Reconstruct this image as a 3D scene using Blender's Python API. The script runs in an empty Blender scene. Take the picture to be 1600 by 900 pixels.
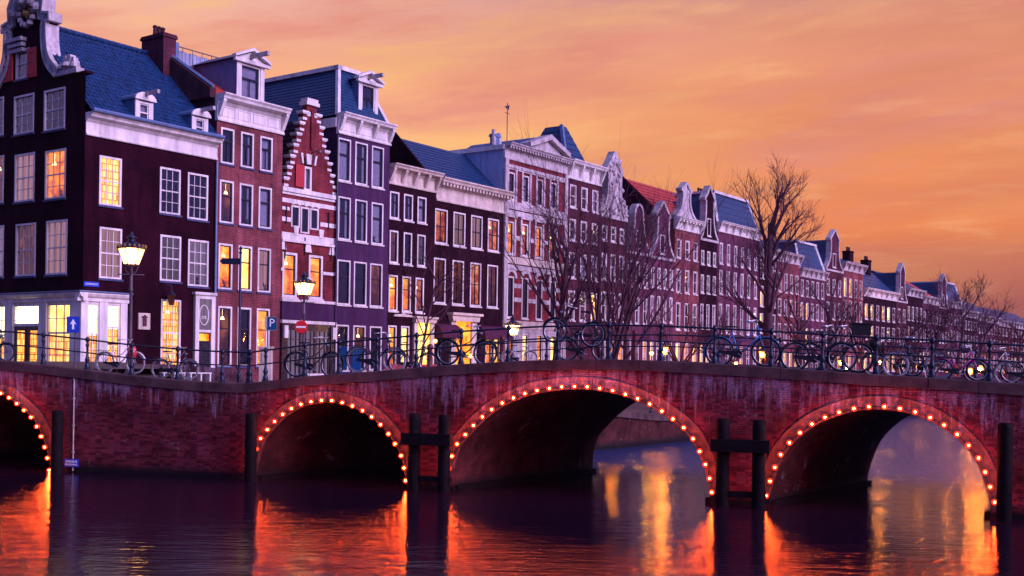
import bpy, bmesh, math, random
from mathutils import Vector, Matrix
R = random.Random(7)
sc = bpy.context.scene
C = sc.collection
# ------------------------------------------------------------------ camera
F, ROLL, Y0, H = 1750.0, 0.015, 564.0, 3.95
cam = bpy.data.cameras.new('camera'); co = bpy.data.objects.new('camera', cam); C.objects.link(co); sc.camera = co
cam.sensor_width = 36; cam.lens = 36 * F / 1600; cam.shift_y = (Y0 - 450) / 1600; cam.clip_end = 6000; cam.clip_start = .1
cr, sr = math.cos(ROLL), math.sin(ROLL)
co.matrix_world = Matrix(((cr, -sr, 0, 0), (0, 0, -1, 0), (sr, cr, 0, H), (0, 0, 0, 1)))
sc.view_settings.view_transform = 'Standard'; sc.view_settings.look = 'None'; sc.view_settings.exposure = 0; sc.view_settings.gamma = 1
sc.render.engine = 'CYCLES'
sc.cycles.use_denoising = True; sc.cycles.max_bounces = 6; sc.cycles.transparent_max_bounces = 12
sc.cycles.diffuse_bounces = 2; sc.cycles.glossy_bounces = 3; sc.cycles.sample_clamp_indirect = 6; sc.cycles.caustics_reflective = False; sc.cycles.caustics_refractive = False

# ------------------------------------------------------------------ node helper
class NT:
    def __init__(s, tree): s.t = tree; s.n = tree.nodes; s.l = tree.links
    def new(s, typ, inp=None, **kw):
        nd = s.n.new(typ)
        for k, v in kw.items(): setattr(nd, k, v)
        for k, v in (inp or {}).items():
            if isinstance(v, bpy.types.NodeSocket): s.l.new(v, nd.inputs[k])
            elif isinstance(v, bpy.types.Node): s.l.new(v.outputs[0], nd.inputs[k])
            else:
                sk = nd.inputs[k]
                if sk.type == 'RGBA' and len(v) == 3: v = (*v, 1)
                sk.default_value = v
        return nd
    def math(s, op, a, b=0.0, c=None, clamp=False):
        i = {0: a, 1: b}
        if c is not None: i[2] = c
        return s.new('ShaderNodeMath', i, operation=op, use_clamp=clamp).outputs[0]
    def mix(s, f, a, b, blend='MIX'):
        nd = s.new('ShaderNodeMix', data_type='RGBA', blend_type=blend)
        for k, v in ((0, f), (6, a), (7, b)):
            if isinstance(v, bpy.types.NodeSocket): s.l.new(v, nd.inputs[k])
            else: nd.inputs[k].default_value = v if not isinstance(v, tuple) or len(v) == 4 else (*v, 1)
        return nd.outputs[2]
    def ramp(s, fac, stops, interp='LINEAR'):
        nd = s.new('ShaderNodeValToRGB'); nd.color_ramp.interpolation = interp
        e = nd.color_ramp.elements
        while len(e) < len(stops): e.new(0.5)
        for i, (p, c) in enumerate(stops):
            e[i].position = p; e[i].color = (*c, 1) if len(c) == 3 else c
        s.l.new(fac, nd.inputs[0]); return nd.outputs[0]
    def noise(s, vec, scale, detail=4, rough=.5, **kw):
        return s.new('ShaderNodeTexNoise', {'Vector': vec, 'Scale': scale, 'Detail': detail, 'Roughness': rough}, **kw)
    def mapr(s, v, a, b, c=0.0, d=1.0):
        return s.new('ShaderNodeMapRange', {0: v, 1: a, 2: b, 3: c, 4: d}).outputs[0]

# ------------------------------------------------------------------ world: dusk sky
SUN_AZ = Vector((0.87, -0.49, 0)).normalized(); SUN_EL = math.radians(24)
w = bpy.data.worlds.new('World'); sc.world = w; w.use_nodes = True
nt = NT(w.node_tree); nt.n.clear()
tc = nt.new('ShaderNodeTexCoord'); vec = tc.outputs['Generated']
sx = nt.new('ShaderNodeSeparateXYZ', {0: vec})
X_, Y_, Z_ = sx.outputs
el = nt.math('MAXIMUM', Z_, 0.0)
hor = nt.math('SQRT', nt.math('SUBTRACT', 1.0, nt.math('MULTIPLY', Z_, Z_)))
hor = nt.math('MAXIMUM', hor, .01)
dirx = nt.math('DIVIDE', X_, hor); diry = nt.math('DIVIDE', Y_, hor)
ga = Vector((-0.14, 1, 0)).normalized()
dotg = nt.math('ADD', nt.math('MULTIPLY', dirx, ga.x), nt.math('MULTIPLY', diry, ga.y))
# bank of cloud: noise stretched along the horizon
cv = nt.new('ShaderNodeCombineXYZ', {0: nt.math('MULTIPLY', dirx, 2.2), 1: nt.math('MULTIPLY', diry, 2.2), 2: nt.math('MULTIPLY', el, 15.0)})
cn = nt.noise(cv.outputs[0], 1.5, 6, .55, ).outputs[0]
cn2 = nt.noise(cv.outputs[0], 4.0, 5, .6).outputs[0]
glow = nt.ramp(el, [(0, (.27, .070, .085)), (.045, (.45, .110, .070)), (.12, (.84, .245, .092)), (.20, (.91, .32, .135)), (.29, (.76, .31, .20)), (.37, (.28, .22, .48)), (.48, (.10, .20, .80)), (.8, (.08, .16, .66))])
left = nt.ramp(el, [(0, (.92, .38, .09)), (.13, (1.0, .60, .22)), (.18, (1.0, .57, .25)), (.24, (.97, .45, .25)), (.30, (.86, .45, .37)), (.37, (.32, .25, .48)), (.48, (.10, .20, .80)), (.8, (.08, .16, .66))])
side = nt.mapr(dirx, .24, -.20)
gl = nt.mix(side, glow, left)
streak = nt.mapr(cn2, .55, .72)
cv2 = nt.new('ShaderNodeCombineXYZ', {0: nt.math('MULTIPLY', dirx, 2.6), 1: nt.math('MULTIPLY', el, 5.5), 2: nt.math('MULTIPLY', diry, .6)})
band = nt.new('ShaderNodeVectorRotate', {'Vector': cv2.outputs[0], 'Angle': -.32}, rotation_type='Z_AXIS').outputs[0]
big = nt.noise(nt.new('ShaderNodeVectorMath', {0: band, 1: (1, 3.2, 1)}, operation='MULTIPLY').outputs[0], 1.25, 6, .6).outputs[0]
gl = nt.mix(nt.math('MULTIPLY', nt.mapr(big, .50, .66), nt.mapr(el, .06, .22, .30, .90)), gl, (.80, .29, .225))
gl = nt.mix(nt.math('MULTIPLY', nt.mapr(big, .48, .36), nt.mapr(dirx, .40, -.1, .12, .65)), gl, (1.0, .56, .20))
gl = nt.mix(nt.math('MULTIPLY', streak, .40), gl, (1.0, .52, .26))
dk = nt.math('MULTIPLY', nt.mapr(cn, .38, .62), nt.mapr(dirx, -.3, .35, .05, .45))
gl = nt.mix(dk, gl, (.58, .175, .12))
gl = nt.mix(nt.math('MULTIPLY', nt.mapr(el, .105, .0), nt.mapr(dirx, .10, .42, 0, .85)), gl, (.24, .085, .12))
anti = nt.ramp(el, [(0, (.14, .09, .30)), (.12, (.16, .13, .48)), (.35, (.12, .17, .66)), (.75, (.08, .16, .66))])
base = nt.mix(nt.mapr(dotg, .05, .85), anti, gl)
below = nt.mix(nt.mapr(Z_, -.02, -.10), base, (.035, .02, .04))
bg = nt.new('ShaderNodeBackground', {'Color': below, 'Strength': 1.0})
sky = nt.new('ShaderNodeTexSky'); sky.sky_type = 'NISHITA'; sky.sun_disc = False
sky.sun_elevation = math.radians(1.0); sky.sun_rotation = math.atan2(ga.x, ga.y)
bg2 = nt.new('ShaderNodeBackground', {'Color': sky.outputs[0], 'Strength': .004})
ad = nt.new('ShaderNodeAddShader', {0: bg, 1: bg2})
nt.new('ShaderNodeOutputWorld', {0: ad})
# the cool glow of the sky opposite the sunset, as one very wide soft sun
sl = bpy.data.lights.new('sun', 'SUN'); so = bpy.data.objects.new('sun', sl); C.objects.link(so)
sl.energy = 5.0; sl.angle = math.radians(40); sl.color = (.78, .56, .96)
L = Vector((SUN_AZ.x * math.cos(SUN_EL), SUN_AZ.y * math.cos(SUN_EL), math.sin(SUN_EL)))
so.rotation_euler = L.to_track_quat('Z', 'Y').to_euler()

# ------------------------------------------------------------------ materials
MATS = {}
def _mat(name):
    m = bpy.data.materials.new(name); m.use_nodes = True; n = NT(m.node_tree); n.n.clear(); MATS[name] = m
    return m, n
def _pos(n): return n.new('ShaderNodeNewGeometry').outputs['Position']
def plain(name, col, rough=.6, metal=0.0, var=.25, scale=3.0, bump=.0, bscale=30, col2=None, coat=0, emit=None):
    m, n = _mat(name); p = _pos(n)
    ns = n.noise(p, scale, 5, .6).outputs[0]
    a = tuple(c * (1 - var) for c in col); b = tuple(min(1, c * (1 + var)) for c in (col2 or col))
    c = n.mix(n.mapr(ns, .32, .68), a, b)
    if name in ('white', 'old_white', 'cream', 'wall_dark', 'stucco_purple', 'stucco_pale', 'stucco_brown'):
        sv = n.new('ShaderNodeVectorMath', {0: p, 1: (3.1, 3.1, .35)}, operation='MULTIPLY').outputs[0]
        g_ = n.mapr(n.noise(sv, 1.0, 6, .65).outputs[0], .34, .66, .66, 1.08); c = n.mix(1.0, c, n.new('ShaderNodeCombineXYZ', {0: g_, 1: g_, 2: g_}).outputs[0], 'MULTIPLY')
    i = {'Base Color': c, 'Roughness': n.mapr(n.noise(p, scale * 2.3, 3).outputs[0], .3, .7, max(.03, rough - .12), min(1, rough + .12)), 'Metallic': metal, 'Coat Weight': coat, 'Specular IOR Level': .06 if rough >= .6 else .4}
    if bump:
        i['Normal'] = n.new('ShaderNodeBump', {'Strength': bump, 'Distance': .02, 'Height': n.noise(p, bscale, 5, .65).outputs[0]})
    if emit: i['Emission Color'] = emit[0]; i['Emission Strength'] = emit[1]
    b = n.new('ShaderNodeBsdfPrincipled', i); n.new('ShaderNodeOutputMaterial', {0: b}); return m
def housebrick(name, c1, c2, mortar, sc_=1.0):
    """brickwork seen from fifty metres and more: object-space courses on both street faces"""
    m, n = _mat(name); t = n.new('ShaderNodeTexCoord').outputs['Object']
    s = n.new('ShaderNodeSeparateXYZ', {0: t})
    v = n.new('ShaderNodeCombineXYZ', {0: n.math('ADD', s.outputs[0], s.outputs[1]), 1: s.outputs[2], 2: 0.0}).outputs[0]
    br = n.new('ShaderNodeTexBrick', {'Vector': v, 'Color1': c1, 'Color2': c2, 'Mortar': mortar, 'Scale': 1.0 * sc_, 'Mortar Size': .010, 'Mortar Smooth': .3, 'Bias': 0.0, 'Brick Width': .23, 'Row Height': .078})
    p = _pos(n)
    sv = n.new('ShaderNodeVectorMath', {0: p, 1: (2.4, 2.4, .28)}, operation='MULTIPLY').outputs[0]
    st = n.math('MULTIPLY', n.mapr(n.noise(p, .55, 6, .65).outputs[0], .35, .7, .55, 1.35), n.mapr(n.noise(sv, 1.0, 5, .65).outputs[0], .35, .65, .65, 1.2))
    col = n.mix(1.0, br.outputs[0], n.new('ShaderNodeCombineXYZ', {0: st, 1: st, 2: st}).outputs[0], 'MULTIPLY')
    bp = n.new('ShaderNodeBump', {'Strength': .5, 'Distance': .01, 'Height': br.outputs[1]}, invert=True)
    b = n.new('ShaderNodeBsdfPrincipled', {'Base Color': col, 'Roughness': .85, 'Specular IOR Level': .06, 'Normal': bp}); n.new('ShaderNodeOutputMaterial', {0: b}); return m
def bridgebrick(name, stone=False, mortar=False, vault=False):
    m, n = _mat(name); p = _pos(n)
    s = n.new('ShaderNodeSeparateXYZ', {0: p})
    if stone: base = n.ramp(n.noise(p, 2.3, 6, .6).outputs[0], [(.3, (.085, .040, .042)), (.7, (.19, .10, .095))])
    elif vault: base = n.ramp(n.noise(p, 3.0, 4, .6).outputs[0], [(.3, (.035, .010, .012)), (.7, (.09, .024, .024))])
    elif mortar: base = n.ramp(n.noise(p, 3.0, 4, .6).outputs[0], [(.3, (.09, .026, .034)), (.7, (.20, .085, .105))])
    else:
        cell = n.new('ShaderNodeVectorMath', {0: p, 1: (4.4, 4.4, 14.8)}, operation='MULTIPLY').outputs[0]
        cell = n.new('ShaderNodeVectorMath', {0: cell}, operation='FLOOR').outputs[0]
        wn = n.new('ShaderNodeTexWhiteNoise', {0: cell}).outputs[0]
        base = n.ramp(wn, [(0, (.075, .009, .018)), (.4, (.14, .019, .032)), (.8, (.23, .036, .048)), (1, (.13, .034, .060))])
    big = n.mapr(n.noise(p, .7, 5, .6).outputs[0], .3, .7, .42, 1.35)
    base = n.mix(1.0, base, n.new('ShaderNodeCombineXYZ', {0: big, 1: big, 2: big}).outputs[0], 'MULTIPLY')
    # lime that ran down from the coping, densest near the top
    sv = n.new('ShaderNodeVectorMath', {0: p, 1: (5.5, 5.5, .75)}, operation='MULTIPLY').outputs[0]
    drip = n.noise(sv, 1.0, 7, .72).outputs[0]
    pat = n.noise(p, .45, 3, .5).outputs[0]
    top = n.mapr(s.outputs[2], 1.6, 3.4, -.09, .17)
    a = n.math('ADD', n.math('ADD', drip, top), n.math('MULTIPLY', n.math('SUBTRACT', pat, .5), .42))
    lime = n.mapr(a, .60, .76, 0, .55)
    fine = n.noise(p, 22, 3, .7).outputs[0]
    lime = n.math('MULTIPLY', lime, n.mapr(fine, .35, .62, .25, 1.0))
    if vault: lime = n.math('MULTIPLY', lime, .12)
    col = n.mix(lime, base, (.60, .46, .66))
    # rust-coloured runs
    rv = n.new('ShaderNodeVectorMath', {0: p, 1: (2.1, 2.1, .18)}, operation='MULTIPLY').outputs[0]
    rr = n.math('MULTIPLY', n.mapr(n.noise(rv, 1.3, 4, .6).outputs[0], .58, .72), n.mapr(s.outputs[2], 2.0, 3.2, 0, .55))
    col = n.mix(rr, col, (.34, .16, .09))
    # lime blooms low on the wall
    blo = n.math('MULTIPLY', n.mapr(n.noise(p, 1.1, 8, .75).outputs[0], .60, .68), .38)
    col = n.mix(blo, col, (.50, .42, .50))
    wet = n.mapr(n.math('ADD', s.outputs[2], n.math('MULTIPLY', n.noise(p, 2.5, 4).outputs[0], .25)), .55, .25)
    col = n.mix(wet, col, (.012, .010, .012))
    bp = n.new('ShaderNodeBump', {'Strength': .6, 'Distance': .012, 'Height': n.noise(p, 28, 5, .7).outputs[0]})
    b = n.new('ShaderNodeBsdfPrincipled', {'Base Color': col, 'Roughness': n.mapr(wet, 0, 1, .8, .35), 'Specular IOR Level': .08, 'Normal': bp}); n.new('ShaderNodeOutputMaterial', {0: b}); return m
def emis(name, stops, strength, scale=2.0, kind='noise', sample='NONE', vary=True):
    m, n = _mat(name); t = n.new('ShaderNodeTexCoord').outputs['Object']; p = _pos(n)
    if kind == 'noise':
        s = n.new('ShaderNodeSeparateXYZ', {0: t}); w2 = n.new('ShaderNodeVectorMath', {0: p, 1: (2.2, 2.2, 1.5)}, operation='MULTIPLY').outputs[0]
        vo = n.new('ShaderNodeTexVoronoi', {'Vector': w2, 'Scale': 1.0, 'Randomness': .8}, distance='CHEBYCHEV').outputs['Color']
        vo = n.new('ShaderNodeSeparateColor', {0: vo}).outputs[0]
        f = n.math('ADD', n.math('MULTIPLY', n.mapr(n.noise(p, scale, 3, .55).outputs[0], .32, .68), .55), n.math('MULTIPLY', vo, .30))
        f = n.math('ADD', f, n.mapr(s.outputs[2], 0, 1.8, -.12, .24))
    elif kind == 'folds':
        s = n.new('ShaderNodeSeparateXYZ', {0: t})
        v = n.new('ShaderNodeCombineXYZ', {0: n.math('MULTIPLY', s.outputs[0], 14.0), 1: 0.0, 2: n.math('MULTIPLY', s.outputs[2], .4)}).outputs[0]
        f = n.mapr(n.noise(v, 1.0, 2).outputs[0], .3, .7)
    elif kind == 'shelf':
        s = n.new('ShaderNodeSeparateXYZ', {0: t})
        v = n.new('ShaderNodeCombineXYZ', {0: n.math('FLOOR', n.math('MULTIPLY', s.outputs[0], 17.0)), 1: 0.0, 2: n.math('FLOOR', n.math('MULTIPLY', s.outputs[2], 3.3))}).outputs[0]
        f = n.new('ShaderNodeTexWhiteNoise', {0: v}).outputs[0]
        fr = n.math('FRACT', n.math('MULTIPLY', s.outputs[2], 3.3))
        f = n.math('MULTIPLY', f, n.mapr(fr, .82, .86, 1, .1))
        f = n.math('ADD', n.math('MULTIPLY', f, .65), n.math('MULTIPLY', n.noise(p, 1.6, 2).outputs[0], .45))
    c = n.ramp(f, stops)
    st = strength
    if vary:
        oi = n.new('ShaderNodeObjectInfo').outputs['Random']
        st = n.mapr(oi, 0, 1, strength * .65, strength * 1.3)
    e = n.new('ShaderNodeEmission', {0: c, 1: st}); n.new('ShaderNodeOutputMaterial', {0: e})
    try: m.cycles.emission_sampling = sample
    except Exception: pass
    return m
def glass(name='glass'):
    m, n = _mat(name); p = _pos(n)
    bp = n.new('ShaderNodeBump', {'Strength': .7, 'Distance': .03, 'Height': n.noise(p, 2.6, 2, .5).outputs[0]})
    fr = n.new('ShaderNodeFresnel', {0: 1.55, 1: bp.outputs[0]}).outputs[0]
    f = n.math('ADD', n.math('MULTIPLY', fr, 1.5), .07, clamp=True)
    g = n.new('ShaderNodeBsdfGlossy', {'Color': (.95, .95, 1), 'Roughness': .04, 'Normal': bp})
    tr = n.new('ShaderNodeBsdfTransparent', {0: (.93, .93, .93)})
    mx = n.new('ShaderNodeMixShader', {0: f, 1: tr, 2: g}); n.new('ShaderNodeOutputMaterial', {0: mx}); return m
glass()
plain('white', (.74, .69, .68), .45, var=.12, scale=1.2, bump=.15)
plain('old_white', (.50, .44, .46), .6, var=.3, scale=2.5, bump=.5, bscale=14)
plain('cream', (.62, .52, .45), .55, var=.2, scale=1.5, bump=.2)
plain('dark_frame', (.018, .014, .025), .3, var=.2)
plain('sill_blue', (.06, .07, .16), .5)
plain('iron', (.016, .020, .045), .38, metal=.35, var=.3, scale=9, bump=.2, bscale=50)
plain('iron_light', (.10, .08, .10), .5, metal=.2)
plain('timber_wet', (.009, .005, .007), .7, var=.4, scale=6, bump=.8, bscale=12)
plain('red_shutter', (.42, .02, .035), .5, var=.15)
plain('red_sign', (.62, .02, .03), .35, var=.05)
plain('blue_sign', (.015, .045, .42), .35, var=.05)
plain('sign_white', (.85, .85, .85), .4, var=.03)
plain('coping', (.085, .046, .050), .65, var=.4, scale=1.8, bump=.6, bscale=18)
plain('asphalt', (.05, .05, .055), .7, var=.3, scale=2, bump=.4, bscale=60)
plain('paving', (.10, .07, .07), .75, var=.3, scale=1.5, bump=.5, bscale=25)
plain('lead', (.10, .16, .30), .4, var=.2)
plain('slate', (.010, .040, .110), .42, var=.35, scale=5, bump=.5, bscale=20)
plain('roof_tile_blue', (.008, .038, .115), .38, var=.55, scale=4, bump=.4, bscale=30)
plain('roof_tile_red', (.42, .05, .04), .55, var=.35, scale=4, bump=.4, bscale=20)
plain('roof_tile_dark', (.035, .02, .04), .6, var=.4, scale=4, bump=.4)
plain('stucco_purple', (.062, .024, .075), .7, var=.14, scale=1.0, bump=.25, bscale=30)
plain('stucco_pale', (.34, .42, .62), .7, var=.12, scale=.9, bump=.2)
plain('stucco_brown', (.075, .030, .038), .8, var=.3, scale=1.0, bump=.4)
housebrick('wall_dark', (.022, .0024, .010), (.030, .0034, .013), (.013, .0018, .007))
plain('bark', (.10, .042, .060), .8, var=.4, scale=6, bump=.8, bscale=20)
plain('rubber', (.02, .02, .022), .6); plain('rubber_pale', (.50, .44, .42), .6)
plain('chrome', (.6, .58, .6), .42, metal=.9)
plain('bike_black', (.02, .016, .022), .35); plain('bike_white', (.7, .66, .66), .35, coat=.3)
plain('bike_grey', (.14, .12, .14), .35, metal=.4); plain('bike_blue', (.02, .16, .42), .35, coat=.3); plain('bike_pink', (.75, .05, .30), .35, coat=.3)
plain('saddle', (.02, .014, .016), .5); plain('bollard_red', (.10, .012, .02), .5); plain('car_red', (.5, .03, .06), .25, coat=.6)
plain('curtain', (.30, .28, .42), .9, var=.2, scale=6); plain('room', (.012, .006, .014), .9, var=.5, scale=1.2)
plain('awning', (.070, .020, .045), .8, bump=.2)
plain('gold', (.55, .30, .08), .4, metal=.6)
housebrick('brick_red', (.15, .028, .034), (.22, .044, .050), (.24, .11, .14))
housebrick('brick_bright', (.15, .016, .022), (.23, .026, .032), (.20, .065, .085))
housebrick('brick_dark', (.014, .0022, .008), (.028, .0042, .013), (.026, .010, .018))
housebrick('brick_brown', (.060, .013, .026), (.10, .022, .038), (.11, .045, .07))
housebrick('brick_violet', (.085, .020, .050), (.135, .032, .072), (.15, .07, .11))
bridgebrick('bridge_brick'); bridgebrick('bridge_stone', stone=True); bridgebrick('bridge_mortar', mortar=True); bridgebrick('vault_brick', vault=True)
emis('lit_orange', [(0, (.22, .02, .005)), (.35, (.8, .13, .012)), (.6, (1, .25, .02)), (1, (1, .50, .07))], 1.9)
emis('lit_red', [(0, (.10, .01, .01)), (.4, (.55, .08, .03)), (.65, (.9, .20, .09)), (1, (1, .45, .26))], .9)
emis('lit_yellow', [(0, (.5, .10, .02)), (.4, (1, .42, .06)), (.7, (1, .62, .16)), (1, (1, .85, .4))], 2.8, scale=1.5, sample='FRONT_BACK')
emis('lit_white', [(0, (1, .60, .18)), (.5, (1, .80, .42)), (1, (1, .86, .50))], 5.0, scale=1.2, sample='FRONT_BACK')
emis('lit_shelf', [(0, (.20, .02, .01)), (.3, (.9, .20, .03)), (.6, (1, .50, .08)), (1, (1, .85, .4))], 2.2, kind='shelf')
emis('lit_curtain', [(0, (.42, .16, .22)), (1, (.80, .42, .46))], .55, kind='folds')
emis('lit_curtain_violet', [(0, (.20, .12, .26)), (1, (.42, .28, .46))], .55, kind='folds')
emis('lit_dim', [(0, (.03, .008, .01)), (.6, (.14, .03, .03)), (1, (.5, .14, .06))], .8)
emis('lit_far', [(0, (1, .28, .05)), (.5, (1, .50, .12)), (1, (1, .75, .30))], 3.2)
emis('lit_blue', [(0, (.01, .06, .5)), (1, (.03, .14, .75))], .35)
emis('lamp_core', [(0, (1, .55, .14)), (1, (1, .60, .18))], 170, sample='FRONT_BACK', vary=False)
emis('lantern_far', [(0, (1, .26, .022)), (1, (1, .36, .03))], 750, sample='FRONT_BACK', vary=False)
emis('lantern_yellow', [(0, (1, .45, .02)), (1, (1, .5, .03))], 650, sample='FRONT_BACK', vary=False)
emis('bulb_red', [(0, (1, .11, .014)), (1, (1, .14, .020))], 390, sample='FRONT_BACK', vary=False)
def redshell(nm, ec, hi, lo):
    m, n = _mat(nm); f = n.new('ShaderNodeLayerWeight', {0: .35}).outputs['Facing']
    e = n.new('ShaderNodeEmission', {0: (*ec, 1), 1: n.mapr(f, 0, 1, hi, lo)}); tr = n.new('ShaderNodeBsdfTransparent', {0: (1, .82, .78, 1)})
    n.new('ShaderNodeOutputMaterial', {0: n.new('ShaderNodeAddShader', {0: e, 1: tr})}); m.cycles.emission_sampling = 'NONE'
redshell('bulb_halo', (1, .02, .006), 2.0, .5); redshell('lantern_glass', (1, .54, .18), 3.6, 1.7); redshell('glass_orange', (1, .30, .04), 2.6, 1.1); redshell('glass_yellow', (1, .60, .02), 1.6, .8)
def water():
    m, n = _mat('canal_water'); p = _pos(n)
    v1 = n.new('ShaderNodeVectorMath', {0: p, 1: (.35, 1.3, 1)}, operation='MULTIPLY').outputs[0]
    n1 = n.noise(v1, 1.1, 3, .5).outputs[0]
    v2 = n.new('ShaderNodeVectorMath', {0: p, 1: (1.2, 3.4, 1)}, operation='MULTIPLY').outputs[0]
    n2 = n.noise(v2, 4.2, 4, .6).outputs[0]
    s = n.new('ShaderNodeSeparateXYZ', {0: p})
    open_ = n.mapr(n.math('ADD', s.outputs[1], n.math('MULTIPLY', s.outputs[0], .31)), 38.0, 46.0)   # open canal beyond the bridge: stronger wind ripples and a painted blue sky tint
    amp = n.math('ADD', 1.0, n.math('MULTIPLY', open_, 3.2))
    v3 = n.new('ShaderNodeVectorMath', {0: p, 1: (1.0, 3.0, 1)}, operation='MULTIPLY').outputs[0]
    n3 = n.noise(v3, 1.9, 2, .5).outputs[0]
    hgt = n.math('ADD', n.math('ADD', n.math('MULTIPLY', n1, .030), n.math('MULTIPLY', n2, .0050)), n.math('MULTIPLY', n3, .016))
    hgt = n.math('MULTIPLY', hgt, amp)
    bp = n.new('ShaderNodeBump', {'Strength': 1.0, 'Distance': 1.0, 'Height': hgt})
    b = n.new('ShaderNodeBsdfPrincipled', {'Base Color': n.mix(open_, (.014, .005, .014), (.010, .042, .140)), 'Roughness': .07, 'IOR': n.mapr(open_, 0, 1, 1.36, 1.6), 'Normal': bp, 'Specular IOR Level': .5})  # bluer base and higher IOR beyond the bridge paint in reflected sky
    n.new('ShaderNodeOutputMaterial', {0: b}); return m
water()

# ------------------------------------------------------------------ geometry helpers
class MB:
    def __init__(s): s.v = []; s.f = []; s.m = []; s.M = None
    def add(s, vs, fs, mi=0):
        o = len(s.v)
        for v in vs:
            v = Vector(v); s.v.append(s.M @ v if s.M else v)
        for f in fs: s.f.append([o + i for i in f]); s.m.append(mi)
        return s
    def box(s, x0, x1, y0, y1, z0, z1, mi=0, top=True):
        return s.add([(x0, y0, z0), (x1, y0, z0), (x1, y1, z0), (x0, y1, z0), (x0, y0, z1), (x1, y0, z1), (x1, y1, z1), (x0, y1, z1)],
              [(0, 1, 5, 4), (1, 2, 6, 5), (2, 3, 7, 6), (3, 0, 4, 7), (4, 5, 6, 7), (3, 2, 1, 0)], mi)
    def prism(s, poly, y0, y1, mi=0):
        """poly in (x,z), extruded in y"""
        n = len(poly)
        s.add([(x, y0, z) for x, z in poly] + [(x, y1, z) for x, z in poly],
              [tuple(range(n)), tuple(range(2 * n - 1, n - 1, -1))] + [(i + n, (i + 1) % n + n, (i + 1) % n, i) for i in range(n)], mi); return s
    def prismx(s, poly, x0, x1, mi=0):
        """poly in (y,z), extruded in x"""
        n = len(poly)
        s.add([(x0, y, z) for y, z in poly] + [(x1, y, z) for y, z in poly],
              [tuple(range(n - 1, -1, -1)), tuple(range(n, 2 * n))] + [(i, (i + 1) % n, (i + 1) % n + n, i + n) for i in range(n)], mi); return s
    def quad(s, a, b, c, d, mi=0): return s.add([a, b, c, d], [(0, 1, 2, 3)], mi)
    def tube(s, pts, r, n=8, mi=0, caps=True, closed=False):
        pts = [Vector(p) for p in pts]; rs = r if isinstance(r, (list, tuple)) else [r] * len(pts)
        vs = []; k = len(pts); prev = None
        for i, p in enumerate(pts):
            if closed: d = pts[(i + 1) % k] - pts[i - 1]
            else: d = pts[min(i + 1, k - 1)] - pts[max(i - 1, 0)]
            d.normalize()
            a = prev if prev is not None else (Vector((0, 0, 1)) if abs(d.z) < .9 else Vector((1, 0, 0)))
            a = (a - d * a.dot(d))
            if a.length < 1e-4: a = d.orthogonal()
            a.normalize(); prev = a; b = d.cross(a)
            for j in range(n):
                t = 2 * math.pi * j / n; vs.append(p + (a * math.cos(t) + b * math.sin(t)) * rs[i])
        fs = []
        for i in range(k if closed else k - 1):
            i2 = (i + 1) % k
            for j in range(n): fs.append((i * n + j, i * n + (j + 1) % n, i2 * n + (j + 1) % n, i2 * n + j))
        if caps and not closed: fs += [tuple(range(n - 1, -1, -1)), tuple(range((k - 1) * n, k * n))]
        return s.add(vs, fs, mi)
    def lathe(s, prof, c=(0, 0, 0), n=12, mi=0, ph=0):
        vs = []; k = len(prof)
        for r, z in prof:
            for j in range(n): t = 2 * math.pi * j / n + ph; vs.append((c[0] + r * math.cos(t), c[1] + r * math.sin(t), c[2] + z))
        fs = [(i * n + j, i * n + (j + 1) % n, (i + 1) * n + (j + 1) % n, (i + 1) * n + j) for i in range(k - 1) for j in range(n)]
        fs += [tuple(range(n - 1, -1, -1)), tuple(range((k - 1) * n, k * n))]
        return s.add(vs, fs, mi)
    def mesh(s, mats, smooth=False):
        me = bpy.data.meshes.new('m'); me.from_pydata([tuple(v) for v in s.v], [], s.f)
        if isinstance(mats, str): mats = [mats]
        for m in mats: me.materials.append(MATS[m])
        if len(mats) > 1: me.polygons.foreach_set('material_index', s.m)
        if smooth: me.shade_smooth() if smooth is True else (me.shade_smooth(), me.set_sharp_from_angle(angle=smooth))
        me.update(); return me
    def build(s, name, mats, parent=None, smooth=False, loc=None, M=None, **kw):
        return link(name, s.mesh(mats, smooth), parent, loc, M, **kw)
def link(name, data, parent=None, loc=None, M=None, **kw):
    o = bpy.data.objects.new(name, data); C.objects.link(o); o.parent = parent
    if M is not None: o.matrix_local = M
    if loc is not None: o.location = loc
    for k, v in kw.items(): o[k] = v
    return o
def thing(name, label, cat, loc=(0, 0, 0), rz=0.0, group=None, scale=None):
    o = bpy.data.objects.new(name, None); C.objects.link(o); o.location = loc; o.rotation_euler = (0, 0, rz); o.empty_display_size = .3
    o['label'] = label; o['category'] = cat
    if group: o['group'] = group
    if scale: o.scale = (scale,) * 3
    return o
def tag(o, label, cat, group=None):
    o['label'] = label; o['category'] = cat
    if group: o['group'] = group
    return o
KIDS = None
def copy_tree(o, parent=None):
    c = o.copy(); C.objects.link(c); c.parent = parent
    for ch in o.children: copy_tree(ch, c)
    return c
def ab(px, py):
    dx = px - 800.0; dyu = Y0 - py
    return dx * cr - dyu * sr, dx * sr + dyu * cr
def at(px, py, d):
    a, b = ab(px, py); return Vector((a * d / F, d, H + b * d / F))
class Plane:
    """vertical plane through p0 running along dirv (left to right in the picture)"""
    def __init__(s, p0, dirv):
        s.p = Vector(p0); s.d = Vector(dirv).normalized(); s.rz = math.atan2(s.d.y, s.d.x); s.inw = Vector((-s.d.y, s.d.x))
    def tz(s, px, py):
        a, b = ab(px, py); k = a / F
        t = (s.p.y * k - s.p.x) / (s.d.x - s.d.y * k); d = s.p.y + t * s.d.y
        return t, H + b * d / F
    def pt(s, t, z=0, y=0):
        q = s.p + s.d * t + s.inw * y; return Vector((q.x, q.y, z))
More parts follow.
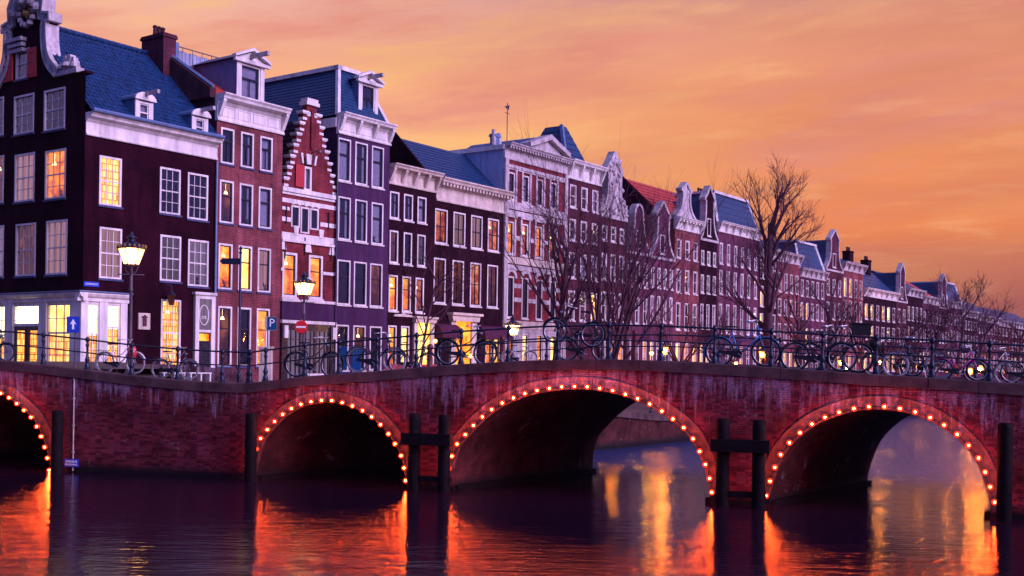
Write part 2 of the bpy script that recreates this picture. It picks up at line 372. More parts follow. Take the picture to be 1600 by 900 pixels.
# the three walls along the water and the row of houses
KINK = Vector((-8.56, 36.1))
PM = Plane(KINK, (1, -.31)); PL = Plane(KINK, (6.52, -1.6))
ROW = Plane((-17.96, 46.9), (.5812, .8137)); GAB = Plane((-17.96, 46.9), (.8137, -.5812))

# coping-top profile measured along the walls -> z as a function of world X
PROFPX = [(-160, 572), (-60, 562), (0, 563), (60, 569), (130, 577), (200, 586), (273, 593), (330, 597), (385, 599), (472, 588.5), (585, 580), (717, 569), (830, 563), (949, 561), (1031, 563.5), (1115, 568), (1204, 573.5), (1284, 579), (1369, 585), (1457, 590), (1547, 596), (1620, 601)]
PROF = []
for px, py in PROFPX:
    pl = PL if px < 385 else PM
    t, z = pl.tz(px, py); PROF.append((pl.pt(t).x, z))
PROF.append((PROF[-1][0] + 8, PROF[-1][1] - .75))
def prof(x):
    if x <= PROF[0][0]: return PROF[0][1]
    for (a, za), (b, zb) in zip(PROF, PROF[1:]):
        if x <= b:
            u = (x - a) / (b - a); u2 = u
            return za + (zb - za) * u2
    return PROF[-1][1]
def pz(pl, t): return prof(pl.pt(t).x)

# ------------------------------------------------------------------ setting: water, ground, quay
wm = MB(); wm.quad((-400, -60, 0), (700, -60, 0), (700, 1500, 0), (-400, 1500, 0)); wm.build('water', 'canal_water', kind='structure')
def gz(p):
    t = (Vector((p.x, p.y)) - ROW.p).dot(ROW.d); u = min(1, max(0, (t - 1) / 24)); u = u * u * (3 - 2 * u)
    return 2.98 + (1.25 - 2.98) * u
def edge_w(t): return 13.6 + 2.4 * min(1, max(0, (t + 3.3) / 20))
near, far = [], []
for X in (-60, -26, -15.08): near.append(PL.pt((X - KINK.x) / PL.d.x, 0, .3)); far.append(Vector((X - 25, 90 + (X + 15), 0)))
near.append(PL.pt(0, 0, .3)); far.append(ROW.pt(-.5, 0, 18))
for t in [2, 5, 8, 11, 14, 17, 20, 24, 30, 40, 60, 90, 130, 180, 240, 300]:
    near.append(ROW.pt(t, 0, -edge_w(t))); far.append(ROW.pt(t, 0, 12))
g = MB()
NS = 14
for i in range(len(near) - 1):
    for j in range(NS):
        q = []
        for (ii, jj) in ((i, j), (i + 1, j), (i + 1, j + 1), (i, j + 1)):
            p = near[ii].lerp(far[ii], jj / NS); p.z = gz(p); q.append(tuple(p))
        g.quad(*q)
g.build('ground', 'paving', kind='structure')
qw = thing('quay_wall', 'low brick quay wall of the canal seen through the middle arch', 'quay wall', (near[4].x, near[4].y, 0))
q1 = MB(); q2 = MB(); o = Vector((near[4].x, near[4].y, 0))
for i in range(3, len(near) - 1):
    a, b = near[i], near[i + 1]; za, zb = gz(a), gz(b)
    q1.quad((a.x - o.x, a.y - o.y, -1), (b.x - o.x, b.y - o.y, -1), (b.x - o.x, b.y - o.y, zb - .02), (a.x - o.x, a.y - o.y, za - .02))
    nrm = Vector((b.y - a.y, -(b.x - a.x), 0)).normalized() * .12
    L_ = (b - a).length; k = max(1, int(L_ / 1.6)) if i < 14 else 1
    for j in range(k):
        s0, s1 = a.lerp(b, j / k) - o, a.lerp(b, (j + 1) / k - .008) - o; zz0 = za + (zb - za) * j / k; zz1 = za + (zb - za) * (j + 1) / k
        inn = -nrm * 4
        vs = [s0 + nrm, s1 + nrm, s1 + inn, s0 + inn]
        q2.add([(v.x, v.y, z - .25) for v, z in zip(vs, (zz0, zz1, zz1, zz0))] + [(v.x, v.y, z + .04) for v, z in zip(vs, (zz0, zz1, zz1, zz0))],
               [(0, 1, 5, 4), (1, 2, 6, 5), (2, 3, 7, 6), (3, 0, 4, 7), (4, 5, 6, 7)])
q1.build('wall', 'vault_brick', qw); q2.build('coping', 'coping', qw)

# ------------------------------------------------------------------ bridges
TUN = (2.65, 7.15)
bulb_px = {
 1: [(x / 2.648, 560 + y / 2.648) for x, y in [(22, 143), (56, 162), (88, 186), (118, 213), (147, 242), (170, 280), (188, 321), (203, 365), (214, 410), (222, 460)]],
 2: [(380 + x / 3.75, 560 + y / 3.75) for x, y in [(67, 662), (82, 596), (98, 528), (124, 466), (163, 415), (205, 368), (252, 326), (303, 292), (359, 267), (418, 252), (478, 245), (539, 246), (599, 257), (658, 277), (717, 304), (771, 341), (822, 386), (868, 440), (907, 498), (942, 567), (959, 638), (968, 712)]],
 3: [(680 + x / 3.2, 540 + y / 3.2) for x, y in [(82, 612), (97, 550), (122, 490), (163, 443), (204, 397), (248, 355), (295, 318), (347, 286), (403, 261), (460, 239), (520, 223), (581, 213), (643, 206), (706, 203), (769, 205), (832, 213), (896, 224), (959, 242), (1020, 264), (1080, 291), (1140, 326), (1195, 365), (1249, 408), (1295, 463), (1328, 526), (1356, 591), (1377, 660), (1388, 729)]],
 4: [(1100 + x / 3.2, 560 + y / 3.2) for x, y in [(314, 682), (333, 610), (357, 541), (386, 478), (430, 419), (482, 369), (541, 326), (606, 293), (676, 268), (750, 249), (824, 240), (901, 240), (978, 249), (1054, 266), (1128, 294), (1197, 331), (1262, 377), (1318, 432), (1368, 495), (1401, 565), (1426, 638), (1448, 714)]]}
arch_bulbs, arch_curve = {}, {}
for k, pts in bulb_px.items():
    pl = PL if k == 1 else PM
    tz = [pl.tz(x, y) for x, y in pts]
    if k == 1:
        tc_ = tz[0][0] - 1.15; tz = [(2 * tc_ - t, z) for t, z in reversed(tz)] + tz
    arch_bulbs[k] = tz
    # intrados: the bulb line set in by seven centimetres, carried down below the water
    cv_ = []
    for i, (t, z) in enumerate(tz):
        a = tz[max(0, i - 1)]; b = tz[min(len(tz) - 1, i + 1)]
        n_ = Vector((b[1] - a[1], -(b[0] - a[0]))).normalized()
        cv_.append(Vector((t + n_.x * .09, z + n_.y * .09)))
    # smooth subdivision (Catmull-Rom)
    sm = []
    for i in range(len(cv_) - 1):
        p0, p1, p2, p3 = cv_[max(0, i - 1)], cv_[i], cv_[i + 1], cv_[min(len(cv_) - 1, i + 2)]
        for u in (0, .5):
            sm.append(.5 * ((2 * p1) + (p2 - p0) * u + (2 * p0 - 5 * p1 + 4 * p2 - p3) * u * u + (3 * p1 - p0 - 3 * p2 + p3) * u ** 3))
    sm.append(cv_[-1])
    l0, l1 = sm[0].x - .03, sm[-1].x + .03
    sm = [Vector((l0, -.8))] + sm + [Vector((l1, -.8))]
    # bricks and strips need t to run one way only
    for i in range(1, len(sm)): sm[i].x = max(sm[i].x, sm[i - 1].x + 1e-4)
    arch_curve[k] = sm
def arch_z(k, t):
    c = arch_curve[k]
    if t <= c[0].x or t >= c[-1].x: return -1
    for a, b in zip(c, c[1:]):
        if a.x <= t <= b.x: return a.y + (b.y - a.y) * (t - a.x) / max(1e-6, b.x - a.x)
def offset_curve(c, d):
    out = []
    for i, p in enumerate(c):
        a = c[max(0, i - 1)]; b = c[min(len(c) - 1, i + 1)]
        n_ = Vector((-(b.y - a.y), b.x - a.x)).normalized(); out.append(p + n_ * d)
    return out
def inside(t, z, k, grow=0.0):
    o = RING[k][grow > 0]
    c = False; j = len(o) - 1
    for i in range(len(o)):
        if (o[i].y > z) != (o[j].y > z) and t < (o[j].x - o[i].x) * (z - o[i].y) / (o[j].y - o[i].y) + o[i].x: c = not c
        j = i
    return c
RING = {k: (offset_curve(c, .05), offset_curve(c, .34)) for k, c in arch_curve.items()}
bm_ = MB(); bm_.add([(0, -.014, 0), (.212, -.014, 0), (.212, -.014, .054), (0, -.014, .054), (0, .004, 0), (.212, .004, 0), (.212, .004, .054), (0, .004, .054)], [(0, 1, 2, 3), (1, 5, 6, 2), (4, 0, 3, 7), (3, 2, 6, 7), (4, 5, 1, 0)])
BRICK = bm_.mesh('bridge_brick')
def seen(pl, t, z):
    q = pl.pt(t, z); return -830 < q.x / q.y * F < 830
def masonry(root, pl, t0, t1, arches, skip=()):
    """core, facing bricks, vaults, arch stones and coping of one stretch of wall, in the wall's own frame"""
    cuts = sorted(set([t0, t1] + [t0 + i * .5 for i in range(int((t1 - t0) / .5) + 1)] + [p.x for k in arches for p in arch_curve[k] if t0 < p.x < t1]))
    for side, (ox, oy) in enumerate(((0, 0), TUN)):
        if side and not arches: continue
        core = MB()
        for a, b in zip(cuts, cuts[1:]):
            if b - a < 1e-5: continue
            m = (a + b) / 2; k = next((k for k in arches if arch_curve[k][0].x < m < arch_curve[k][-1].x), None)
            za = zb = -1.0
            if k: za, zb = max(-1, arch_z(k, max(a, arch_curve[k][0].x + 1e-5))), max(-1, arch_z(k, min(b, arch_curve[k][-1].x - 1e-5)))
            core.quad((a + ox, oy, za), (b + ox, oy, zb), (b + ox, oy, pz(pl, b) - .1), (a + ox, oy, pz(pl, a) - .1))
        core.build('wall', 'bridge_mortar', root)
    for k in arches:
        v = MB(); c = arch_curve[k]; n = 8
        for a, b in zip(c, c[1:]):
            for j in range(n):
                u0, u1 = j / n, (j + 1) / n
                v.quad((a.x + TUN[0] * u0, TUN[1] * u0, a.y), (b.x + TUN[0] * u0, TUN[1] * u0, b.y), (b.x + TUN[0] * u1, TUN[1] * u1, b.y), (a.x + TUN[0] * u1, TUN[1] * u1, a.y))
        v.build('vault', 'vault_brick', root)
        # waterline ledges inside the arch
        lg = MB(); 
        for e, s_ in ((c[0].x, 1), (c[-1].x, -1)):
            w_ = .16 * s_
            lg.add([(e, 0.05, -.5), (e + w_, .05, -.5), (e + w_ + TUN[0], TUN[1], -.5), (e + TUN[0], TUN[1], -.5), (e, .05, .16), (e + w_, .05, .16), (e + w_ + TUN[0], TUN[1], .16), (e + TUN[0], TUN[1], .16)],
                   [(0, 1, 5, 4), (1, 2, 6, 5), (2, 3, 7, 6), (4, 5, 6, 7), (3, 0, 4, 7)])
        lg.build('ledge', 'timber_wet', root)
        # arch stones
        inn, out = arch_curve[k], offset_curve(arch_curve[k], .37)
        i = 1; rr = random.Random(k)
        while i < len(inn) - 2:
            j = min(len(inn) - 2, i + rr.choice((2, 3, 3, 4)))
            st = MB(); fr_ = []
            n_ = j - i + 1; pr = .035 + rr.random() * .015
            vi = [inn[q] for q in range(i, j + 1)]; vo = [out[q] for q in range(i, j + 1)]
            # a thin joint
            vo[0] = vo[0].lerp(vo[1], .02); vi[0] = vi[0].lerp(vi[1], .02)
            poly = [(p.x, p.y) for p in vi] + [(p.x, p.y) for p in reversed(vo)]
            st.prism(poly[::-1], .03, -pr)
            st.build('arch_stone', 'bridge_stone', root)
            i = j
    # bricks
    cand = []; row = 0; z = -.06
    while z < 4.1:
        t = t0 + (.11 if row % 2 else 0)
        while t + .212 <= t1:
            tm, zm = t + .106, z + .027
            if z + .054 < pz(pl, tm) - .30 and not any(inside(tm, zm, k, 1) for k in arches) and not any(a < tm < b for a, b in skip):
                if any(math.hypot(0, 0) or (arch_curve[k][0].x - .5 < tm < arch_curve[k][-1].x + .5) and inside(t + .0, zm, k, 1) and inside(t + .212, zm, k, 1) for k in arches): pass
                else: cand.append((t, z))
            t += .225
        z += .0665; row += 1
    rr = random.Random(3)
    vis = sorted((c for c in cand if seen(pl, c[0], c[1]) and c[1] > .1), key=lambda c: pl.pt(c[0]).y)
    singles = set(vis[:300]); joined = MB()
    for t, z in cand:
        dy = rr.uniform(-.006, .003)
        if (t, z) in singles: link('brick', BRICK, root, loc=(t + rr.uniform(-.003, .003), dy, z))
        else:
            joined.add([(t, -.014 + dy, z), (t + .212, -.014 + dy, z), (t + .212, -.014 + dy, z + .054), (t, -.014 + dy, z + .054), (t, .004, z), (t + .212, .004, z), (t + .212, .004, z + .054), (t, .004, z + .054)],
                       [(0, 1, 2, 3), (1, 5, 6, 2), (4, 0, 3, 7), (3, 2, 6, 7), (4, 5, 1, 0)])
    joined.build('brick_facing', 'bridge_brick', root, kind='stuff')
    # coping stones
    t = t0
    while t < t1 - .05:
        ln = rr.uniform(1.18, 1.36) if pl is PM else rr.uniform(.95, 1.05); e = min(t1, t + ln)
        if t1 - e < .4: e = t1
        cs = MB(); a, b = t + .006, e - .006; n = 3
        y0, y1, hh = -.09 + rr.uniform(-.008, .008), .42, .31
        for j in range(n):
            p, q = a + (b - a) * j / n, a + (b - a) * (j + 1) / n; zp, zq = pz(pl, p), pz(pl, q)
            b_ = .025
            cs.add([(p, y0, zp - hh), (q, y0, zq - hh), (q, y0, zq - b_), (p, y0, zp - b_), (p, y0 + b_, zp), (q, y0 + b_, zq), (q, y1, zq), (p, y1, zp), (p, .0, zp - hh), (q, .0, zq - hh)],
                   [(0, 1, 2, 3), (3, 2, 5, 4), (4, 5, 6, 7), (8, 9, 1, 0)])
        for p, f_ in ((a, 1), (b, -1)):
            zp = pz(pl, p); vv = [(p, y0, zp - hh), (p, y0, zp - b_), (p, y0 + b_, zp), (p, y1, zp), (p, y1, zp - hh)]
            cs.add(vv, [(0, 1, 2, 3, 4) if f_ > 0 else (4, 3, 2, 1, 0)])
        cs.build('coping_stone', 'coping', root); t = e
T_END = 33.0
br = thing('bridge', 'red brick canal bridge with three light-edged arches and stone coping', 'bridge', (KINK.x, KINK.y, 0), PM.rz)
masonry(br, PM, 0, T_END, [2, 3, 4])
TL1 = PL.tz(110, 700)[0]
qb = thing('quay_wall', 'plain brick quay wall with pipe and small sign between the two bridges', 'quay wall', (KINK.x, KINK.y, 0), PL.rz)
masonry(qb, PL, TL1, 0, [])
lb = thing('bridge', 'second brick bridge cut off by the left edge, one lit arch', 'bridge', (KINK.x, KINK.y, 0), PL.rz)
masonry(lb, PL, -18, TL1, [1])
dk_ = MB()
def deck(mb, pl, t0, t1, depth, n, sk=0):
    for i in range(n):
        a, b = t0 + (t1 - t0) * i / n, t0 + (t1 - t0) * (i + 1) / n; za, zb = pz(pl, a) - .04, pz(pl, b) - .04
        mb.quad((a, .4, za), (b, .4, zb), (b + sk, depth, zb), (a + sk, depth, za))
        mb.quad((a, .4, za - .3), (a + sk, depth, za - .3), (b + sk, depth, zb - .3), (b, .4, zb - .3))
deck(dk_, PM, 0, T_END, TUN[1] + .05, 48); dk_.build('deck', 'paving', br)
dk_ = MB(); deck(dk_, PL, -18, TL1, TUN[1], 16); dk_.build('deck', 'paving', lb)
# far coping and parapet edge of the main bridge
fc = MB()
for i in range(25):
    a, b = i * T_END / 25, (i + 1) * T_END / 25 - .012; za, zb = pz(PM, a), pz(PM, b)
    fc.add([(a, TUN[1] - .4, za - .3), (b, TUN[1] - .4, zb - .3), (b, TUN[1] + .1, zb - .3), (a, TUN[1] + .1, za - .3), (a, TUN[1] - .4, za), (b, TUN[1] - .4, zb), (b, TUN[1] + .1, zb), (a, TUN[1] + .1, za)],
           [(0, 1, 5, 4), (1, 2, 6, 5), (2, 3, 7, 6), (3, 0, 4, 7), (4, 5, 6, 7), (3, 2, 1, 0)])
fc.build('coping', 'coping', br)
# the bank that carries the right end of the bridge, out of the picture
rb = MB(); p0 = PM.pt(T_END - 1.5); rb.box(0, 30, -25, 160, -1, 2.6)
rbo = rb.build('ground', 'paving', kind='structure'); rbo.location = (p0.x, p0.y, 0); rbo.rotation_euler.z = -math.radians(30)

# strings of bulbs along the arches
bb = MB(); bb.lathe([(.012, -.05), (.045, -.03), (.056, 0), (.045, .035), (.018, .05)], n=10); BULB = bb.mesh('bulb_red', True)
bs = MB(); bs.tube([(0, .02, 0), (0, .10, 0)], .028, 6); SOCK = bs.mesh('iron')
names = {1: 'string of red bulbs round the arch cut off at the left edge', 2: 'string of red bulbs round the fully dark small arch', 3: 'string of red bulbs round the wide middle arch', 4: 'string of red bulbs round the arch furthest right'}
def sphere_mesh(r, mat, seg=12, rg=8):
    m = MB(); m.lathe([(max(.001, r * math.sin(math.pi * i / rg)), -r * math.cos(math.pi * i / rg)) for i in range(rg + 1)], n=seg); return m.mesh(mat, True)
SHIELD = MB(); SHIELD.M = Matrix.Rotation(math.pi / 2, 4, 'X'); SHIELD.lathe([(.085, 0), (.085, .012), (.03, .02), (.03, .05)], n=12); SHIELD = SHIELD.mesh('iron'); SHELL = sphere_mesh(.080, 'bulb_halo')  # disc added behind each bulb to keep its light off the wall
BULB = sphere_mesh(.026, 'bulb_red')
for k, tz in arch_bulbs.items():
    pl = PL if k == 1 else PM
    th = thing('light_string', names[k], 'string lights', (KINK.x, KINK.y, 0), pl.rz, 'bulb strings round the bridge arches')
    c = MB(); c.tube([(t, -.075, z + .0) for t, z in tz], .010, 5); c.build('cable', 'iron', th)
    for t, z in tz:
        b = link('bulb', BULB, th, loc=(t, -.24, z)); link('halo_shell', SHELL, b); h_ = link('light_shield', SHIELD, b, loc=(0, .088, 0)); link('socket', SOCK, b, loc=(0, .06, 0))  # added glowing sphere paints a red halo round each bulb

# ------------------------------------------------------------------ railings
pm_ = MB()
pm_.lathe([(.11, 0), (.11, .05), (.085, .07), (.085, .14), (.06, .20), (.055, .24), (.085, .30), (.07, .36), (.042, .46), (.036, .62), (.04, .74), (.06, .80), (.06, .84), (.038, .88), (.045, .93), (.075, .97), (.078, 1.02), (.06, 1.06), (.03, 1.09), (.004, 1.10)], n=10)
POST = pm_.mesh('iron', math.radians(40))
def railing(label, pl, ts, y, rails=(1.0, .56), dz=0, hs=1.0, wire=False):
    root = thing('railing', label, 'railing', (KINK.x, KINK.y, 0), pl.rz, 'iron railings of the bridges')
    for t in ts: o = link('post', POST, root, loc=(t, y, pz(pl, t) + dz)); o.scale = (1, 1, hs)
    for i, hgt in enumerate(rails):
        m = MB(); n = 3; pts = []
        for a, b in zip(ts, ts[1:]):
            for j in range(n): t = a + (b - a) * j / n; pts.append((t, y, pz(pl, t) + dz + hgt * hs))
        pts.append((ts[-1], y, pz(pl, ts[-1]) + dz + hgt * hs))
        m.tube(pts, .028 if i == 0 else .022, 8); m.build('rail', 'iron', root, smooth=math.radians(50))
    return root
pxL = [-80, -10, 12, 62, 131, 200.6, 273, 343]; pxL = [-75, -8, 62, 131, 200.6, 273, 343]
pxM = [410.6, 472, 526, 585, 647, 717, 791, 869, 949, 1031, 1115, 1204, 1284.5, 1369, 1457, 1547.5, 1640]
railing('near iron railing above the quay wall, passing the white bicycle', PL, [PL.tz(x, 580)[0] for x in pxL] + [-.02], .18)
railing('near iron railing along the main bridge, three arches long', PM, [.03] + [PM.tz(x, 570)[0] for x in pxM] + [T_END - 2], .18)
railing('far iron railing on the other side of the main bridge', PM, [4 + i * 2.05 for i in range(13)], TUN[1] - .18, dz=-.02, hs=.92)

# ------------------------------------------------------------------ timber fenders in front of the piers
def fpost(pl, px, ytop, r=.19, out=.55):
    a, b = ab(px, 700); t, _ = pl.tz(px, 700); p = pl.pt(t, 0, -out)
    d = p.y; X = ab(px, ytop)[0] * d / F; zt = H + ab(px, ytop)[1] * d / F
    return Vector((X, d, zt)), r
def post_mesh(r, h):
    m = MB(); m.lathe([(r, -1.2), (r * 1.0, h - .14), (r * .96, h - .05), (r * .75, h)], n=14); return m
for x0, x1, yt, bt, lab in ((648, 695, 646, 685, 'pair of dark timber fender posts between the small and the middle arch'), (1130, 1187, 654, 695, 'pair of dark timber fender posts between the middle and the right arch')):
    p, r = fpost(PM, x0, yt); q, r = fpost(PM, x1, yt + 2)
    root = thing('fender_frame', lab, 'fender posts', (p.x, p.y, 0), PM.rz, 'timber fenders before the piers')
    ln = (Vector((q.x, q.y)) - Vector((p.x, p.y))).length
    post_mesh(r, p.z).build('post', 'timber_wet', root, smooth=math.radians(40)); post_mesh(r, q.z).build('post', 'timber_wet', root, smooth=math.radians(40), loc=(ln, 0, 0))
    zb = H + ab(x0, bt)[1] * p.y / F
    m = MB(); m.box(-.3, ln + .3, -.26, .0, zb - .17, zb + .17); o = m.build('crossbeam', 'timber_wet', root); o.location.y = -.10
    m = MB(); m.box(-.2, ln + .2, -.12, .12, .28, .44); m.build('crossbeam', 'timber_wet', root, loc=(0, .02, 0))
for px, yt, pl, lab in ((90, 641, PL, 'single dark mooring post beside the small sign'), (393, 645, PM, 'single dark mooring post left of the small arch'), (1571, 661, PM, 'single dark mooring post right of the last arch')):
    p, r = fpost(pl, px, yt)
    o = post_mesh(r, p.z).build('mooring_post', 'timber_wet', smooth=math.radians(40)); o.location = (p.x, p.y, 0); tag(o, lab, 'post', 'mooring posts at the wall')
# pipe and sign on the quay wall
tp, _ = PL.tz(115.5, 700)
m = MB(); m.tube([(0, 0, .0), (0, 0, 3.2)], .022, 8)
for z in (.6, 1.5, 2.4): m.box(-.04, .04, -.03, .04, z, z + .04)
o = m.build('conduit_pipe', 'old_white'); o.location = PL.pt(tp, .05, -.04); o.rotation_euler.z = PL.rz; tag(o, 'thin pale pipe running up the quay wall above the small sign', 'pipe')
def textmesh(txt, size, mat, align='CENTER', ext=.004):
    cu = bpy.data.curves.new('t', 'FONT'); cu.body = txt; cu.size = size; cu.align_x = align; cu.align_y = 'CENTER'; cu.extrude = ext; cu.resolution_u = 3
    ob = bpy.data.objects.new('t', cu); C.objects.link(ob); bpy.context.view_layer.update()
    me = bpy.data.meshes.new_from_object(ob.evaluated_get(bpy.context.evaluated_depsgraph_get())); bpy.data.objects.remove(ob)
    me.transform(Matrix.Rotation(math.pi / 2, 4, 'X')); me.materials.clear(); me.materials.append(MATS[mat]); return me
sg = thing('pipe_sign', 'small dark blue sign reading ZINKBUIS RIOLERING low on the quay wall', 'sign', PL.pt(PL.tz(114, 723)[0], PL.tz(114, 723)[1], -.09), PL.rz)
m = MB(); m.box(-.27, .27, 0, .02, -.135, .135); m.build('plate', 'blue_sign', sg)
link('lettering', textmesh('ZINKBUIS', .105, 'sign_white'), sg, loc=(0, -.008, .045)); link('lettering', textmesh('RIOLERING', .092, 'sign_white'), sg, loc=(0, -.008, -.055))
# ------------------------------------------------------------------ windows
WC = {}; PROPS = {}
RW = random.Random(11)
DARKS = ['room', 'room', 'lit_dim', 'curtain', 'room', 'lit_curtain_violet']
def wmeshes(w, h, style, wide=.09):
    key = (round(w, 2), round(h, 2), style, wide)
    if key in WC: return WC[key]
    w, h = key[0], key[1]; D = {}
    f = MB(); y0, y1 = -.015, .12; b = wide
    f.box(0, b, y0, y1, 0, h); f.box(w - b, w, y0, y1, 0, h); f.box(b, w - b, y0, y1, h - b, h); f.box(b, w - b, y0, y1, 0, b * .8)
    panes = []; s = None
    ix0, ix1, iz0, iz1 = b, w - b, b * .8, h - b
    if style.startswith('grid'):
        nr = int(style[4]); mid = (iz0 + iz1) / 2
        f.box(ix0, ix1, .03, .10, mid - .03, mid + .03)
        for i in (1, 2): x = ix0 + (ix1 - ix0) * i / 3; f.box(x - .014, x + .014, .04, .09, iz0, iz1)
        for (a, c) in ((iz0, mid - .03), (mid + .03, iz1)):
            for j in range(1, nr): z = a + (c - a) * j / nr; f.box(ix0, ix1, .042, .088, z - .013, z + .013)
            for j in range(nr):
                for i in range(3): panes.append((ix0 + (ix1 - ix0) * i / 3 + .014, ix0 + (ix1 - ix0) * (i + 1) / 3 - .014, a + (c - a) * j / nr + .013, a + (c - a) * (j + 1) / nr - .013))
    elif style == 'plain': panes.append((ix0, ix1, iz0, iz1))
    else:
        s = MB(); t = .05; tr = {'sash': .64, 'half': .5, 'french': .66, 'white': .52, 'arch': .62}[style]; zt = iz0 + (iz1 - iz0) * tr
        s.box(ix0, ix0 + t, .03, .10, iz0, iz1); s.box(ix1 - t, ix1, .03, .10, iz0, iz1); s.box(ix0 + t, ix1 - t, .03, .10, iz1 - t, iz1); s.box(ix0 + t, ix1 - t, .03, .10, iz0, iz0 + t); s.box(ix0 + t, ix1 - t, .02, .11, zt - t * .6, zt + t * .6)
        cols = 1
        if style in ('french', 'half'): x = (ix0 + ix1) / 2; s.box(x - .02, x + .02, .035, .095, iz0 + t, zt - t * .6); cols = 2
        if style == 'half': s.box(x - .02, x + .02, .035, .095, zt + t * .6, iz1 - t)
        for a, c, n in ((iz0 + t, zt - t * .6, cols), (zt + t * .6, iz1 - t, cols if style == 'half' else 1)):
            for i in range(n):
                xa, xb = ix0 + t, ix1 - t; wd = (xb - xa) / n; panes.append((xa + wd * i + (.02 if i else 0), xa + wd * (i + 1) - (.02 if i < n - 1 else 0), a, c))
    D['frame'] = f.mesh('white'); D['sash'] = s.mesh('white' if style == 'white' else 'dark_frame') if s else None
    D['panes'] = []
    for (a, c, d, e) in panes:
        k2 = ('p', round(c - a, 3), round(e - d, 3))
        if k2 not in WC:
            p = MB(); p.quad((0, 0, 0), (k2[1], 0, 0), (k2[1], 0, k2[2]), (0, 0, k2[2])); WC[k2] = p.mesh('glass')
        D['panes'].append((WC[k2], a, d))
    r = MB(); r.quad((-.01, .175, -.01), (w + .01, .175, -.01), (w + .01, .175, h + .01), (-.01, .175, h + .01)); D['back'] = r
    D['bm'] = {}
    sl_ = MB(); sl_.prismx([(.04, -.10), (-.07, -.10), (-.09, -.02), (.04, .012)], -.06, w + .06); D['sill'] = sl_; D['w'], D['h'] = w, h
    cu = MB()
    for x0_, x1_ in ((b, b + (w - 2 * b) * .27), (w - b - (w - 2 * b) * .27, w - b)):
        n = 6
        for i in range(n):
            xa, xb = x0_ + (x1_ - x0_) * i / n, x0_ + (x1_ - x0_) * (i + 1) / n
            cu.quad((xa, .135 + .02 * (i % 2), .05), (xb, .135 + .02 * ((i + 1) % 2), .05), (xb, .135 + .02 * ((i + 1) % 2), h - .05), (xa, .135 + .02 * (i % 2), h - .05))
    D['cur'] = cu.mesh('curtain')
    WC[key] = D; return D
def put_window(root, M, x, z, w, h, style='sash', room=None, sill='white', cur=None, name='window', wide=.09):
    D = wmeshes(w, h, style, wide); T = (M or Matrix()) @ Matrix.Translation((x, 0, z))
    room = room or RW.choice(DARKS)
    o = link(name, D['frame'], root, M=T)
    if D['sash']: link('sash', D['sash'], o)
    for me, px_, pz_ in D['panes']: link('pane', me, o, loc=(px_, .066, pz_))
    if room not in D['bm']: D['bm'][room] = D['back'].mesh(room)
    link('interior', D['bm'][room], o)
    if sill:
        k = 'sill_' + sill
        if k not in D: D[k] = D['sill'].mesh(sill)
        link('sill', D[k], o)
    if cur is None: cur = room in ('room', 'lit_orange', 'lit_red') and RW.random() < .45
    if cur: link('curtain', D['cur'], o)
    if name == 'window' and style != 'plain' and w > .55 and RW.random() < .45:
        q = 'plant%d' % RW.randint(0, 3)
        if q not in PROPS:
            r_ = random.Random(q); b = MB(); b.lathe([(.05, 0), (.075, .13), (.06, .13)], n=8, mi=0)
            for i in range(16):
                a = r_.uniform(0, 6.28); l_ = r_.uniform(.12, .34); e = (math.cos(a) * l_ * .6, math.sin(a) * .03, .13 + l_ * r_.uniform(.5, 1.2)); mid = (e[0] * .5 + .02, e[1], e[2] * .6 + .06); mid2 = (e[0] * .5 - .025, e[1], e[2] * .6 + .02)
                b.add([(0, 0, .12), mid, e, mid2], [(0, 1, 2, 3)], 0)
            PROPS[q] = b.mesh('saddle')
        link('pot_plant', PROPS[q], o, loc=(w * RW.uniform(.25, .75), .14, .085))
    if room.startswith('lit_') and 'curtain' not in room and w > .5 and RW.random() < .5:
        if 'lamp' not in PROPS: b = MB(); b.lathe([(.10, 0), (.06, .12), (.02, .14)], n=10); b.tube([(0, 0, .14), (0, 0, .5)], .006, 4); PROPS['lamp'] = b.mesh('lit_white')
        link('ceiling_lamp', PROPS['lamp'], o, loc=(w * RW.uniform(.3, .7), .145, h - .62))
    return o
def holed(mb, x0, x1, z0, z1, holes, M=None, depth=.18):
    """a wall sheet with real openings and their reveals"""
    old = mb.M; mb.M = M
    xs = sorted(set([x0, x1] + [round(v, 3) for h in holes for v in (h[0], h[1]) if x0 < v < x1])); zs = sorted(set([z0, z1] + [round(v, 3) for h in holes for v in (h[2], h[3]) if z0 < v < z1]))
    for a, b in zip(xs, xs[1:]):
        for c, d in zip(zs, zs[1:]):
            mx, mz = (a + b) / 2, (c + d) / 2
            if any(h[0] < mx < h[1] and h[2] < mz < h[3] for h in holes): continue
            mb.quad((a, 0, c), (b, 0, c), (b, 0, d), (a, 0, d))
    for h in holes:
        a, b, c, d = h[:4]
        mb.quad((a, 0, c), (a, 0, d), (a, depth, d), (a, depth, c)); mb.quad((b, 0, d), (b, 0, c), (b, depth, c), (b, depth, d))
        mb.quad((a, 0, d), (b, 0, d), (b, depth, d), (a, depth, d)); mb.quad((b, 0, c), (a, 0, c), (a, depth, c), (b, depth, c))
    mb.M = old
def sheet(mb, a, b, c, d, rows, mi=0, lip=.035, nrm=None):
    """roof slope a-b (eave) to d-c (ridge) laid in overlapping courses"""
    a, b, c, d = map(Vector, (a, b, c, d)); n = (b - a).cross(d - a).normalized() if nrm is None else Vector(nrm)
    for i in range(rows):
        u, v = i / rows, (i + 1) / rows
        p0, p1, p2, p3 = a.lerp(d, u) + n * lip, b.lerp(c, u) + n * lip, b.lerp(c, v), a.lerp(d, v)
        q0, q1 = a.lerp(d, u), b.lerp(c, u)
        mb.quad(p0, p1, p2, p3, mi); mb.quad(q0, q1, p1, p0, mi)
COLS = 'colour'
